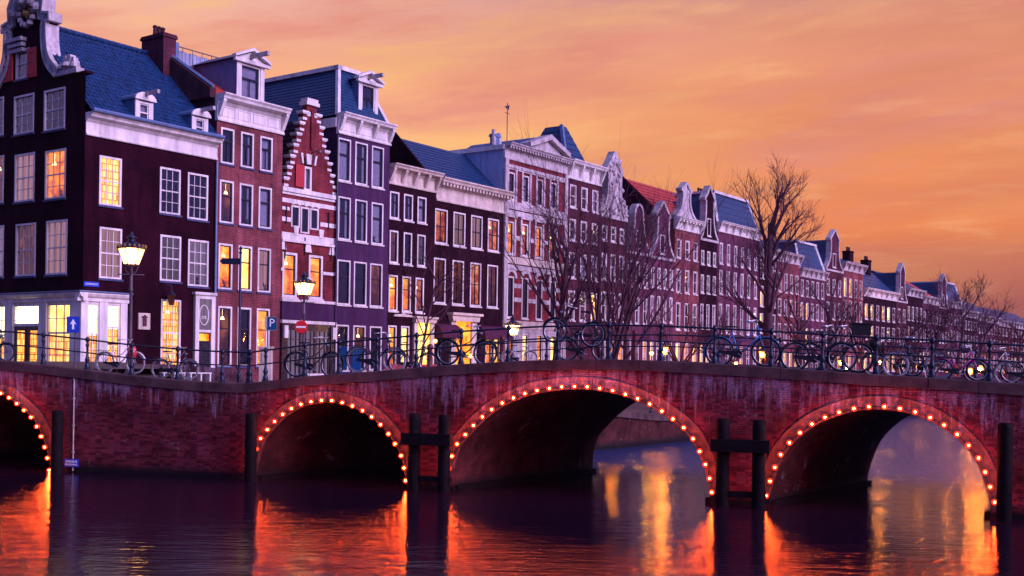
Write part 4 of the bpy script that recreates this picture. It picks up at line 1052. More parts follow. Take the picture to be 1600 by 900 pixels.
# ------------------------------------------------------------------ house 2: red brick, red roof
h = House('reddish brick house with deep white cornice and three orange-lit windows on its second row', 336, 439, 'brick_red', base=1.6)
h.row(345, 366, 426, 3, 198, 254, 'french', ['room', 'room', 'curtain'], sill='sill_blue'); h.row(343, 365, 424.5, 3, 280, 347, 'sash', ['lit_dim', 'room', 'curtain'], sill='sill_blue')
h.row(341, 363, 423, 3, 379.5, 451, 'sash', ['lit_orange', 'lit_yellow', 'lit_curtain'], sill='sill_blue', cur=False); h.row(340, 362, 421, 3, 478, 572, 'sash', ['lit_dim', 'room', 'lit_orange'], sill='sill_blue', cur=False)
zc = h.l(340, 146)[1]; h.wall(zc - .2, 8.5, sides='stucco_brown'); h.cornice(zc, 1.25, .62, 'white', panels=4, brackets=2)
h.roof_par(zc - .15, zc + 2.2, 'roof_tile_red', y0=.1, rows=11, yr=4.0)
m = MB(); m.prismx([(.12, zc - .2), (.12, zc + .25), (4.0, zc + 2.6), (8.0, zc + .25), (8.0, zc - .2)], -.35, .02); m.build('party_wall', 'stucco_brown', h.root)
m = MB(); m.tube([(-.16, .1, zc + .32), (-.16, 4.0, zc + 2.68)], .09, 4); m.build('flashing', 'lead', h.root)
x_, z_ = h.l(250, 75); 
cy = 3.3; h.chimney(-.72, 3.1, zc + 1.0, zc + 3.0, .72, 1.7, 'brick_brown', 3)
m = MB(); m.box(.03, .22, 3.15, 4.7, zc + 1.8, zc + 2.9); m.build('chimney_lead', 'lead', h.root)
# roof terrace fence
m = MB()
for i in range(16): m.box(.7 + i * .24, .7 + i * .24 + .2, 4.2, 4.24, zc + 2.2, zc + 2.85 + .02 * (i % 3))
m.build('terrace_screen', 'stucco_pale', h.root)
nx_, nz_ = h.l(411, 507); link('lettering', textmesh('72', .42, 'cream'), h.root, loc=(nx_, .045, nz_))
m = MB(); m.tube([(.5, 4.0, zc + 3.0), (4.8, 4.0, zc + 3.0)], .03, 6)
for i in range(8): m.tube([(.5 + i * .6, 4.0, zc + 2.0), (.5 + i * .6, 4.0, zc + 3.0)], .02, 5)
m.build('terrace_railing', 'iron_light', h.root)
def pediment_dormer(h, xa, xb, z0, z1, yf, depth=3.0, mat='lead', beam=1.3, room='curtain'):
    w_ = xb - xa; m = MB(); m.box(xa, xa + .2, yf, yf + depth, z0, z1); m.box(xb - .2, xb, yf, yf + depth, z0, z1); m.box(xa + .2, xb - .2, yf + .01, yf + depth, z1 - .1, z1); d = m.build('dormer', mat, h.root)
    m = MB(); m.box(xa - .02, xa + .22, yf - .05, yf - .003, z0, z1); m.box(xb - .22, xb + .02, yf - .05, yf - .003, z0, z1); xc = (xa + xb) / 2; pz_ = z1 + w_ * .26
    m.prism([(xa - .15, z1), (xb + .15, z1), (xc, pz_)], yf - .05, yf + .1)
    m.prism([(xa - .28, z1 + .0), (xa - .28, z1 + .13), (xc, pz_ + .2), (xb + .28, z1 + .13), (xb + .28, z1), (xc, pz_ + .05)], yf - .28, yf + .05)
    m.box(xa - .25, xb + .25, yf - .22, yf - .052, z1 - .16, z1 - .004); m.build('dormer_face', 'white', d)
    m = MB(); m.prism([(xa - .2, z1 + .01), (xb + .2, z1 + .01), (xc, pz_ + .1)], yf + .06, yf + depth); m.build('dormer_roof', 'slate', d)
    m = MB(); m.box(xc - .08, xc + .08, yf - beam, yf - .05, z1 + .14, z1 + .33); m.build('hoist_beam', 'old_white', d)
    put_window(h.root, Matrix.Translation((0, yf, 0)), xa + .22, z0 + .02, round(w_ - .44, 2), round(z1 - z0 - .2, 2), 'french', room, sill=None, cur=False)
pediment_dormer(h, 1.55, 3.25, zc - .02, zc + 2.1, .5, 3.2)

# ------------------------------------------------------------------ house 3: step gable
h = House('narrow red brick step-gable house with white stone blocks and a red shutter', 439, 523, 'brick_bright', base=1.4)
SG = h; L = h.L; s3 = lambda x, y: h.l(x, y)
z_b = h.l(439, 294)[1]     # foot of the stepped part
h.row(441, 464, 504, 2, 393, 463, 'sash', ['lit_orange', 'lit_orange'], cur=False, wide=.12)
xw0, zt3 = h.l(455, 320); xw1, _ = h.l(499, 320); zb3 = h.l(455, 354)[1]
for i in range(3):
    ww = (xw1 - xw0) / 3; h.win(xw0 + ww * i + .0, zb3 - (.25 if i == 1 else 0), ww - .04, zt3 - zb3 + (.25 if i == 1 else 0), 'plain', 'room', sill=None, cur=False)
h.wall(z_b, 8.5)
m = MB(); steps = 7; xc = L * .52; zt_ = h.l(480, 162)[1]; hw = L / 2 - .05; hs_ = (zt_ - z_b - .4) / steps
caps = MB(); blocks = MB(); 
sw0, sz1 = h.l(475, 259); sw1, _ = h.l(487, 259); sz0 = h.l(475, 297)[1]
def w_at(i): return .42 + (hw - .42) * ((steps - i) / steps) ** 1.0
for i in range(steps + 1):
    ww = w_at(i) if i < steps else .34; za = z_b + i * hs_; zb_ = za + hs_
    if zb_ <= sz0 + .05 or za >= sz1 + .3: m.box(xc - ww, xc + ww, 0, .35, za, zb_)
    else: m.box(xc - ww, sw0, 0, .35, za, zb_); m.box(sw1, xc + ww, 0, .35, za, zb_)
    if i < steps:
        for sg_ in (-1, 1):
            nxt = w_at(i + 1) if i + 1 < steps else .34
            a, b = sorted((xc + sg_ * (nxt - .12), xc + sg_ * (ww + .07))); caps = MB(); caps.box(a, b, -.08, .42, zb_ - .09, zb_ + .02); caps.box(a + .04, b - .04, -.05, .40, zb_ - .14, zb_ - .091); caps.build('step_cap', 'white', h.root)
            a, b = sorted((xc + sg_ * (ww - .28), xc + sg_ * (ww + .012))); blocks = MB(); blocks.box(a, b, -.03, .3, za + hs_ * .24, za + hs_ * .46); blocks.build('stone_block', 'white', h.root)
        if not (zb_ <= sz0 or za >= sz1): pass
caps = MB(); blocks = MB(); caps.box(xc - .45, xc + .45, -.12, .45, zt_ - .05, zt_ + .12); caps.box(xc - .38, xc + .38, -.08, .42, zt_ + .12, zt_ + .3)
blocks.box(xc - .36, xc + .36, -.03, .37, zt_ - .62, zt_ - .40)
m.build('step_gable', 'brick_bright', h.root); caps.build('step_cap', 'white', h.root); blocks.build('stone_block', 'white', h.root)
pil = MB(); pil.box(xc - .10, xc + .10, -.10, 0, sz1 + .9, zt_ - .3); pil.build('pilaster', 'brick_bright', h.root)
put_window(h.root, None, sw0, sz0, round(sw1 - sw0, 2), round(sz1 - sz0, 2), 'plain', 'curtain', cur=False, wide=.12)
a, z1_ = h.l(461, 256); b, _ = h.l(474, 256); z0_ = h.l(461, 291)[1]; t = MB(); t.box(a, b, -.09, -.02, z0_, z1_)
for i in range(5): xx = a + (b - a) * i / 4; t.box(xx - .012, xx + .012, -.10, -.085, z0_, z1_)
t.build('shutter', 'red_shutter', h.root)
t = MB(); kx = (sw0 + sw1) / 2
for dx, w_ in ((-.42, .07), (0, .2), (.42, .07)): t.prism([(kx + dx - w_ * .7, sz1 + .1), (kx + dx + w_ * .7, sz1 + .1), (kx + dx * 1.2 + w_, sz1 + .62), (kx + dx * 1.2 - w_, sz1 + .62)], -.1, .0)
t.build('keystone', 'white', h.root)
h.roof_perp(z_b, zt_ - .7, 'roof_tile_dark', y0=.4, xa=.05, xb=L - .05)
h.band(z_b - .12, .22, 'white', .14, x0=-.05, x1=L + .02); h.band(z_b - .25, .10, 'white', .08, x0=-.03)
t = MB()
for fz, fh, a_, b_ in ((h.l(439, 308)[1], .22, 0, L), (h.l(440, 338)[1], .22, 0, xw0 - .05), (h.l(440, 338)[1], .22, xw1 + .05, L), (h.l(440, 322)[1], .16, 0, .5), (h.l(440, 357)[1] - .15, .36, 0, L), (h.l(440, 418)[1], .16, 0, .18), (h.l(440, 418)[1], .16, L - .85, L), (h.l(440, 430)[1], .16, L * .5 - .2, L * .5 + .25)): t = MB(); t.box(a_, b_, -.045, 0, fz - fh, fz); t.build('stone_band', 'white', h.root)
for i in range(5):
    x = xw0 + .1 + (xw1 - xw0 - .2) * i / 4; dx = (i - 2) * .10; zb5, zt5 = zt3 + .03, h.l(439, 308)[1] - .01
    t = MB(); t.prism([(x - .09, zb5), (x + .09, zb5), (x + dx + .16, zt5), (x + dx - .16, zt5)], -.06, -.046); t.build('stone_wedge', 'white', h.root)
h.band(h.l(440, 357)[1] - .62, .12, 'white', .12)
t = MB(); zl = h.l(441, 388)[1]
for fx in (.02, L * .47, L * .93):
    t.prism([(fx - .22 if fx > .1 else 0, zl - .05), (min(L, fx + .28), zl - .05), (min(L, fx + .2), zl + .30), (fx + .03, zl + .62), (fx - .14 if fx > .1 else 0, zl + .30)], -.07, 0)
t.build('relief_stone', 'white', h.root)
for fx in (.25, .72): t = MB(); t.prism([(L * fx - .12, zl + .75), (L * fx + .12, zl + .75), (L * fx + .18, zl + 1.2), (L * fx - .18, zl + 1.2)], -.08, 0); t.build('keystone', 'white', h.root)
# wrought anchors
t = MB()
for (px, py) in ((446, 335), (512, 345), (475, 385), (434 + 10, 390), (516, 395)):
    ax, az = h.l(px, py); t.box(ax - .02, ax + .02, -.10, -.046, az - .45, az + .45)
t.build('wall_anchor', 'iron', h.root)
t = MB(); ax, az = h.l(492, 236); t.tube([(ax - .2, 0, az - .1), (ax - .2, -.5, az - .1)], .03, 5); t.tube([(ax - .2, 0, az - .6), (ax - .2, -.5, az - .12)], .02, 5); t.lathe([(.02, 0), (.12, .03), (.12, .12), (.02, .16)], (ax - .2, -.55, az - .2), 8); t.build('wall_lamp', 'iron_light', h.root)
# fascia and shop front
zf = h.l(440, 470)[1]; h.band(zf - .02, .14, 'white', .2, x0=-.04, name='ledge')
m = MB(); m.box(.0, L, -.14, 0, zf - .9, zf - .03); m.build('fascia', 'stucco_purple', h.root); h.band(zf - 1.1, .16, 'white', .2, name='moulding')
zs0 = 1.6 - 1.0; m = MB(); zf2 = zf - 1.1; m.box(0, L, -.12, 0, zf2 - .35, zf2); m.box(0, .3, -.16, 0, 0, zf2); m.box(L - .35, L, -.16, 0, 0, zf2); nb = 9
for i in range(nb + 1): x = .35 + (L - .75) * i / nb; wd = .09 if i in (0, 3, 6, 9) else .02; m.box(x - wd, x + wd, -.10, -.03, .0, zf2 - .35)
for z_ in (zf2 - .8, zf2 - 1.25, zf2 - 1.7): m.box(.3, L - .35, -.095, -.035, z_ - .02, z_ + .02)
m.box(.3, L - .35, -.10, -.03, 0, .9); m.build('shop_front', 'dark_frame', h.root)
q = MB(); q.quad((.3, -.02, .9), (L - .35, -.02, .9), (L - .35, -.02, zf2 - .3), (.3, -.02, zf2 - .3)); q.build('interior', 'lit_curtain_violet', h.root)
m = MB(); m.box(L * .38, L * .80, -.13, -.1, 0.2, 1.75); m.build('panel', 'white', h.root)
for xa_, xb_ in ((L - .34, L - .05), (.05, .3)): m = MB(); m.box(xa_, xb_, -.30, -.165, zf2 - .75, zf2 - .12); m.build('console_block', 'white', h.root)

# ------------------------------------------------------------------ house 4: purple stucco with mansard
h = House('tall violet stucco house with white cornice and blue mansard roof', 523, 604, 'stucco_purple', base=1.3, proj=.12)
h.row(528, 548, 599.5, 3, 214, 281, 'sash', ['curtain', 'room', 'curtain'], wide=.08); h.row(528, 547.5, 598.5, 3, 306, 373, 'sash', ['room', 'room', 'curtain'], wide=.08)
h.row(526.5, 547, 597, 3, 405, 475, 'sash', ['room', 'room', 'lit_dim'], cur=False, wide=.08); h.row(524.5, 544.5, 596, 3, 507, 578, 'sash', ['room', 'lit_dim', 'room'], cur=False, wide=.08)
zc = h.l(523, 174)[1]; h.wall(zc - .2, 9.5, sides='stucco_purple'); h.cornice(zc, 1.1, .55, 'white', panels=3, brackets=4)
m = MB(); m.box(-.10, .1, .1, 9.5, zc - .75, zc - .25); m.build('side_cornice', 'white', h.root)
h.mansard(zc - .1, zc + 2.65, 1.1, 'slate'); pediment_dormer(h, 1.85, 3.35, zc - .05, zc + 2.2, .35, 2.4, beam=1.1, room='room')
m = MB(); m.tube([(-.06, -.05, 0), (-.06, -.05, zc - 1.2)], .05, 8); m.build('downpipe', 'iron', h.root)
for i, (xa, xb) in enumerate(((527, 541), (550, 563))):
    a, _ = h.l(xa, 555); b, _ = h.l(xb, 555); z1_ = h.l(xa, 541)[1]; m = MB(); m.box(a, b, -.06, -.03, .1, z1_); m.build('blue_screen', 'lit_blue', h.root)

# ------------------------------------------------------------------ house 5: dark, three bays
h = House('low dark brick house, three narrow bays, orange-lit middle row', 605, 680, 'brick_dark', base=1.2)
h.row(609, 623.5, 666, 3, 298, 340, 'sash', ['room', 'room', 'curtain']); h.row(608.5, 622, 664.5, 3, 359, 410, 'sash', ['lit_dim', 'room', 'lit_curtain_violet'], cur=False)
h.row(607, 621, 662, 3, 429, 485, 'sash', ['lit_orange', 'lit_orange', 'lit_red'], cur=False)
h.row(605.8, 619, 639, 2, 508, 578, 'sash', ['lit_orange', 'lit_yellow'], cur=False)
zc = h.l(605, 255)[1]; h.wall(zc - .2, 9, sides='brick_dark'); h.cornice(zc, 1.12, .62, 'cream', brackets=5)
a, zz = h.l(645, 494); b, _ = h.l(676, 494); m = MB(); m.box(a, a + .3, -.15, 0, 0, zz - .35); m.box(b - .3, b, -.15, 0, 0, zz - .35); m.box(a - .05, b + .05, -.3, 0, zz - .35, zz - .12); m.box(a - .12, b + .12, -.38, 0, zz - .12, zz); do_ = m.build('door_surround', 'cream', h.root)
q = MB(); q.quad((a + .3, -.02, 0), (b - .3, -.02, 0), (b - .3, -.02, zz - .35), (a + .3, -.02, zz - .35)); q.build('door_light', 'lit_yellow', do_); q = MB(); q.box(a + .45, b - .45, -.06, -.021, 0, 2.0); q.build('door', 'stucco_brown', do_)
a, zz = h.l(614, 494); m = MB(); m.prism([(a, zz), (a + 1.6, zz), (a + 1.5, zz + .12), (a + .95, zz + .14), (a + .8, zz + .3), (a + .65, zz + .14), (a + .1, zz + .12)], -.1, 0); m.build('relief', 'cream', h.root)

# ------------------------------------------------------------------ house 6: dark, four bays
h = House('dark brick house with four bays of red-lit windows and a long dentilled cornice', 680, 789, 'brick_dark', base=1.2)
h.row(679.5, 699, 779.5, 4, 325, 379, 'half', ['lit_red', 'lit_curtain', 'lit_curtain', 'lit_red'], cur=False); h.row(677.5, 696, 777.5, 4, 402, 473, 'half', ['lit_dim', 'lit_dim', 'lit_red', 'lit_dim'], cur=False)
h.row(758, 772, 781, 2, 512, 570, 'sash', ['lit_orange', 'lit_yellow'], cur=False)
zc = h.l(680, 277)[1]; h.wall(zc - .2, 8, sides='brick_dark'); h.cornice(zc, 1.35, .7, 'cream', dent=22)
h.roof_par(zc - .1, zc + 2.7, 'slate', y0=.2, rows=13, yr=3.2)
m = MB(); m.prismx([(.15, zc - .1), (3.2, zc + 3.0), (6.4, zc - .1)], -.2, .0); m.prismx([(.15, zc - .1), (3.2, zc + 3.0), (6.4, zc - .1)], h.L - .0, h.L + .2); m.build('party_wall', 'brick_dark', h.root)
a, zz = h.l(700, 488); b, _ = h.l(744, 488); m = MB(); m.box(a + .15, a + .6, -.18, 0, 0, zz - .5); m.box(b - .6, b - .15, -.18, 0, 0, zz - .5); m.prism([(a + .1, zz - .5), (b - .1, zz - .5), (b, zz - .15), (a, zz - .15)], -.35, 0); m.box(a - .1, b + .1, -.5, 0, zz - .15, zz); do_ = m.build('door_surround', 'cream', h.root)
q = MB(); q.quad((a + .6, -.02, 0), (b - .6, -.02, 0), (b - .6, -.02, zz - .5), (a + .6, -.02, zz - .5)); q.build('door_light', 'lit_orange', do_); q = MB(); q.box(a + .95, b - .95, -.06, -.021, 0, 2.1); q.build('door', 'cream', do_)
for xa_, xb_ in ((677, 709), (744, 785)):
    a, zz = h.l(xa_, 505 if xa_ < 700 else 508); b, _ = h.l(xb_, 506); m = MB(); n = 8
    pr = [(0, 0)] + [(-.75 * math.sin(math.pi / 2 * i / n), -.85 * (1 - math.cos(math.pi / 2 * i / n))) for i in range(n + 1)] + [(0, -.85)]
    m.prismx([(y, zz + z_) for y, z_ in pr[1:]], a, b); m.build('awning', 'awning', h.root)

# ------------------------------------------------------------------ house 7: stone-dressed with pediment
h = House('ornate brick and white stone house with pediment and light blue side wall', 786, 884, 'brick_bright', base=1.1)
h.row(794, 804, 869, 4, 268, 311, 'sash', ['room', 'curtain', 'room', 'curtain'], cur=False); h.row(792, 802, 867, 4, 345, 396, 'sash', ['lit_orange', 'lit_red', 'lit_orange', 'lit_red'], cur=False)
h.row(792, 802.5, 868, 4, 431, 496, 'arch', ['room'], cur=False); h.row(792, 802, 868, 4, 520, 575, 'sash', ['lit_orange', 'lit_yellow', 'lit_orange', 'lit_yellow'], cur=False)
zc = h.l(786, 222)[1]; h.wall(zc - .2, 11, sides='stucco_pale'); h.cornice(zc, 1.0, .6, 'old_white', dent=24)
a = h.l(821, 240)[0]; b = h.l(876, 240)[0]; zp = h.l(850, 213)[1]; xc = (a + b) / 2
m = MB(); m.prism([(a, zc), (b, zc), (xc, zp - .3)], -.3, .3); m.build('pediment', 'old_white', h.root)
m = MB(); m.prism([(a - .3, zc + .02), (a - .3, zc + .32), (xc, zp + .05), (b + .3, zc + .32), (b + .3, zc + .02), (xc, zp - .3)], -.65, .3); m.build('pediment_cornice', 'old_white', h.root)
m = MB(); sheet(m, (a, 6, zc), (a, .3, zc), (xc, .3, zp), (xc, 6, zp), 8); sheet(m, (b, .3, zc), (b, 6, zc), (xc, 6, zp), (xc, .3, zp), 8); m.build('roof', 'lead', h.root)
m = MB(); m.box(.0, .35, -.12, .1, 0, zc - 1); m.box(h.L - .35, h.L, -.12, .1, 0, zc - 1); m.build('corner_pilaster', 'old_white', h.root)
for (py1, py2, mt) in ((254, 262, 'old_white'), (312, 324, 'old_white'), (326, 334, 'old_white'), (399, 410, 'cream'), (412, 420, 'old_white'), (500, 512, 'cream')):
    z2_ = h.l(786, py1)[1]; z1_ = h.l(786, py2)[1]; h.band(z1_, z2_ - z1_, mt, .10 if z2_ - z1_ < .5 else .16)
for hz in (h.l(786, 372)[1], h.l(786, 470)[1], h.l(786, 448)[1]):
    t = MB(); xs = sorted([hh for hh in h.holes if hh[2] < hz < hh[3]]); x = .36
    for hh in xs + [(h.L - .36, 0, 0, 0)]:
        if hh[0] - x > .2: t = MB(); t.box(x + .02, hh[0] - .02, -.04, 0, hz, hz + .28); t.build('stone_band', 'old_white', h.root)
        x = hh[1]
t = MB()
for hh in h.holes:
    if hh[2] > h.l(786, 420)[1]: t.box(hh[0] - .2, hh[0] - .02, -.09, 0, hh[2] - .1, hh[3] + .25); t.box(hh[1] + .02, hh[1] + .2, -.09, 0, hh[2] - .1, hh[3] + .25); t.box(hh[0] - .28, hh[1] + .28, -.16, 0, hh[3] + .26, hh[3] + .42)
    elif hh[2] > h.l(786, 500)[1] - .3:
        cx_ = (hh[0] + hh[1]) / 2; n = 8; r0, r1 = (hh[1] - hh[0]) / 2 + .02, (hh[1] - hh[0]) / 2 + .26
        for i in range(n): a0, a1 = math.pi * i / n, math.pi * (i + 1) / n; t.prism([(cx_ + r0 * math.cos(a0), hh[3] - .1 + r0 * math.sin(a0)), (cx_ + r1 * math.cos(a0), hh[3] - .1 + r1 * math.sin(a0)), (cx_ + r1 * math.cos(a1), hh[3] - .1 + r1 * math.sin(a1)), (cx_ + r0 * math.cos(a1), hh[3] - .1 + r0 * math.sin(a1))][::-1], -.10, 0)
t.build('window_dressing', 'old_white', h.root)
m = MB(); zg = h.l(786, 512)[1]; gh2 = [hh for hh in h.holes if hh[3] < zg]; holed(m, 0, h.L, 0, zg, gh2, Matrix.Translation((0, -.05, 0)), .06)
m.build('ground_floor', 'old_white', h.root)
for i in range(3): pass
h.chimney(.3, 1.0, zc - .1, zc + .55, .5, .4, 'lead', 0)
m = MB(); m.tube([(0.3, 1.1, zc), (0.3, 1.1, zc + 1.0)], .14, 8); m.tube([(.9, 1.1, zc), (.9, 1.1, zc + .85)], .16, 8); m.build('flue', 'old_white', h.root)
m = MB(); m.box(-.12, .0, 0, 11, zc - .4, zc - .1); m.build('side_trim', 'white', h.root)
xw, zw = h.l(840, 215); m = MB(); m.tube([(xw, 2.5, zw - 1), (xw, 2.5, zw + 2.6)], .03, 5); m.tube([(xw - .25, 2.5, zw + 1.9), (xw + .25, 2.5, zw + 1.9)], .025, 4); m.add([(xw - .3, 2.5, zw + 2.3), (xw + .15, 2.5, zw + 2.15), (xw + .25, 2.5, zw + 2.5), (xw + .25, 2.53, zw + 2.5), (xw - .3, 2.53, zw + 2.3), (xw + .15, 2.53, zw + 2.15)], [(0, 1, 2), (3, 5, 4), (0, 2, 3, 4), (0, 4, 5, 1), (1, 5, 3, 2)]); m.build('weather_vane', 'iron', h.root)
# pale annex rising behind the dark houses
h2 = thing('annex_house', 'pale blue rendered block with white parapet rising behind the dark house', 'house', ROW.pt(ROW.tz(742, 400)[0], 1.2, 4.5), ROW.rz)
m = MB(); zt_ = zc - .6; m.box(0, ROW.tz(786, 400)[0] - ROW.tz(742, 400)[0] + .6, 0, 6, 0, zt_); m.build('wall', 'stucco_pale', h2); m = MB(); m.box(-.15, 3.5, -.15, 6.2, zt_, zt_ + .35); m.build('parapet', 'white', h2)

# ------------------------------------------------------------------ the rest of the row
def rowhouse(label, x0, x1, mat, yc, rows, n, top, wfrac=.5, roof='slate', style='white', lit=None, hr=2.0, trim='old_white', depth=9, base=1.0, chim=None, first=None, tm='old_white', grp=None, sides=None):
    """rows: (y top, y bottom) of the windows measured at the house's left edge"""
    h = House(label, x0, x1, mat, base=base); L = h.L; lit = lit or {}
    for r, (yt, yb) in enumerate(rows):
        zt, zb = h.l(x0, yt)[1], h.l(x0, yb)[1]; p = L / n; w_ = p * wfrac
        for i in range(n):
            room = lit.get((r, i), lit.get(r, RW.choice(['lit_far', 'lit_orange', 'room', 'lit_yellow', 'lit_dim']) if r == len(rows) - 1 else None)); h.win(p * (i + .5) - w_ / 2, zb, w_, zt - zb, style, room, cur=False, wide=.085 if x0 < 1000 else (.09 if x0 < 1180 else .065))
    zc = h.l(x0, yc)[1]
    if top == 'cornice': h.wall(zc - .2, depth, sides); h.cornice(zc, 1.0, .55, tm, dent=8 if x0 < 1150 else 0, brackets=n + 1); h.roof_par(zc - .1, zc + hr, roof, rows=8, yr=depth / 2)
    elif top == 'mansard': h.wall(zc - .2, depth, sides); h.cornice(zc, .9, .5, tm, brackets=n + 1); h.mansard(zc - .1, zc + hr, .8, roof, rows=5)
    elif top == 'hip': 
        h.wall(zc - .2, depth, sides); h.cornice(zc, 1.3, .6, tm, brackets=n + 1); m = MB(); i = min(L / 2, depth / 2) * .8
        dd_ = 4.0; i = 1.3; A = [(1.2, .9), (L, .9), (L, .9 + dd_), (1.2, .9 + dd_)]; B = [(1.2 + i, .9 + i), (L - i, .9 + i), (L - i, .9 + dd_ - i), (1.2 + i, .9 + dd_ - i)]
        for k in range(4): sheet(m, (*A[k], zc - .1), (*A[(k + 1) % 4], zc - .1), (*B[(k + 1) % 4], zc + hr), (*B[k], zc + hr), 7)
        m.quad(*[(*b, zc + hr) for b in B]); m.build('roof', roof, h.root)
        m = MB(); m.tube([(*A[0], zc), (*B[0], zc + hr + .03)], .16, 4); m.build('hip_trim', 'lead', h.root)
    else:
        h.wall(zc, depth, sides)
        if top == 'neck': h.gable(neck(L / 2 - .02, L * .24, hr * .5, hr * .25, hr * .25), zc, trim=trim, tw=.2)
        elif top == 'neckwhite': h.gable(neck(L / 2 - .02, L * .26, hr * .45, hr * .25, hr * .3), zc, mat='old_white', trim=trim, tw=.3)
        elif top == 'bell': h.gable(bell(L / 2 - .02, L * .2, hr), zc, trim=trim, tw=.15)
        if top == 'neckwhite':   # carved relief: garlands, scrolls and vases
            rr = random.Random(5); t = MB()
            for i in range(46):
                v = rr.random(); hw_ = L * (.42 - .22 * min(1, v * 1.4)); x = L / 2 + rr.uniform(-hw_, hw_); z_ = zc + .3 + v * hr * .86; r_ = rr.uniform(.09, .24)
                t.lathe([(.02, -r_), (r_ * .8, -r_ * .5), (r_, 0), (r_ * .7, r_ * .6), (.02, r_)], (x, -.04, z_), 7)
            for sx_ in (-1, 1):
                for (dx, dz, r_) in ((.46, .35, .26), (.40, .8, .2), (.46, 0, .3)): t.lathe([(.05, -r_), (r_, -r_ * .3), (r_ * .6, r_ * .8), (r_ * .9, r_ * 1.3), (.03, r_ * 1.7)], (L / 2 + sx_ * L * dx, .05, zc + .35 + dz), 8)
            t.build('carving', 'old_white', h.root, kind='stuff')
        h.band(zc - .15, .2, 'old_white', .12)
        h.roof_perp(zc - .1, zc + hr * .8, roof, y0=.4, depth=depth)
        gw = min(1.0, L * .2); put_window(h.root, None, L / 2 - gw / 2, zc + .35, round(gw, 2), round(min(1.5, hr * .38), 2), 'white', 'room', cur=False); 
    if chim:   # (pixel column, pixel of the top, width in metres)
        cp = Plane(ROW.pt(0, 0, 2.5).to_2d(), ROW.d); ct, cz_ = cp.tz(chim[0], chim[1]); h.chimney(ct - h.t0, 2.5, zc - .3, cz_ - base, chim[2], .9, 'brick_dark', 3)
    return h
rowhouse('brown brick house with blue hipped roof and bracketed white cornice', 885, 937, 'brick_brown', 248, [(286, 322), (340, 374), (393, 433), (453, 500)], 3, 'hip', hr=3.0, wfrac=.56, tm='white', style='white')
rowhouse('house with ornate white neck gable crowded with carving', 937, 978, 'brick_brown', 335, [(350, 374), (394, 436), (455, 500), (530, 570)], 3, 'neckwhite', hr=4.6, wfrac=.56, lit={3: 'lit_orange'})
rowhouse('brick house with tall white-edged bell gable', 978, 1015, 'brick_violet', 392, [(406, 446), (463, 505), (530, 575)], 3, 'bell', hr=3.6, roof='roof_tile_red', lit={(2, 1): 'lit_yellow'})
rowhouse('brick house with white-trimmed neck gable under a red tiled roof', 1015, 1054, 'brick_violet', 400, [(416, 448), (461, 502), (532, 575)], 4, 'neck', hr=4.3, roof='roof_tile_red')
rh = rowhouse('brick house with flat white cornice and carved gable top above it', 1054, 1093, 'brick_red', 338, [(372, 402), (419, 456), (472, 515), (535, 575)], 3, 'cornice', hr=.6, roof='roof_tile_red', tm='white', wfrac=.5)
m = MB(); zz = rh.l(1054, 338)[1]; rh.gable(neck(rh.L * .42, rh.L * .16, 1.6, .7, .6), zz - .1, mat='old_white', trim='old_white', tw=.2, xc=rh.L * .42, name='carved_gable')
m = MB(); hl = House('red tiled roof house standing behind the gabled houses', 985, 1070, 'roof_tile_red', base=1.0); bpy.data.objects.remove(hl.root)
RP = Plane(ROW.pt(0, 0, 5).to_2d(), ROW.d); t0_, t1_ = RP.tz(976, 330)[0], RP.tz(1072, 330)[0]; rr_ = thing('rear_house', 'house with a long bright red tiled roof behind the white gables', 'house', ROW.pt(t0_, 1.0, 1.2), ROW.rz)
zb_ = RP.tz(1066, 303)[1] - 1.0; za = zb_ - 3.6; Lh = t1_ - t0_; m = MB(); m.box(0, Lh, 0, 8, 0, za); m.build('wall', 'brick_violet', rr_)
m = MB(); sheet(m, (0, -.1, za), (Lh, -.1, za), (Lh, 4, zb_), (0, 4, zb_), 10, lip=.08); m.add([(0, 0, za), (Lh, 0, za), (Lh, 4, zb_), (0, 4, zb_), (0, 8, za), (Lh, 8, za)], [(3, 2, 5, 4)]); m.build('roof', 'roof_tile_red', rr_); m = MB(); m.prismx([(0, za), (4, zb_ + .15), (8, za)], -.25, 0); m.build('party_wall', 'brick_dark', rr_); m = MB(); m.prismx([(0, za), (4, zb_ + .15), (8, za)], Lh, Lh + .25); m.build('party_wall', 'brick_dark', rr_)
rowhouse('dark narrow house with small neck gable beside a big chimney', 1093, 1121, 'brick_dark', 372, [(390, 412), (428, 457), (474, 513), (535, 575)], 3, 'neck', hr=4.4, lit={1: 'lit_curtain'}, chim=(1096, 304, 1.5))
rowhouse('wide brick house with blue mansard and long white bracketed cornice', 1121, 1186, 'brick_violet', 345, [(378, 411), (421, 459), (474, 520), (540, 580)], 6, 'mansard', hr=2.6, wfrac=.42, sides='brick_dark', tm='white')
rowhouse('dark brick house with two rows of yellow-lit windows behind the tree', 1186, 1215, 'brick_dark', 385, [(404, 434), (446, 478), (489, 520), (540, 580)], 3, 'cornice', lit={1: 'lit_far', 2: 'lit_far', (2, 2): 'room'})
rowhouse('brick house with pale cornice half hidden by the big bare tree', 1215, 1250, 'brick_red', 392, [(425, 455), (466, 492), (505, 535), (550, 582)], 4, 'cornice', lit={(3, 1): 'lit_far'})
rowhouse('brick house with blue mansard and twin white dormers right of the tree', 1250, 1290, 'brick_violet', 418, [(436, 462), (472, 498), (512, 540), (553, 582)], 5, 'mansard', hr=2.7, lit={(1, 0): 'lit_far', (1, 1): 'lit_far', (2, 1): 'lit_far'})
rowhouse('house with steep white neck gable right of the blue mansard', 1290, 1317, 'brick_brown', 420, [(434, 460), (471, 498), (510, 540), (555, 583)], 3, 'neck', hr=4.2)
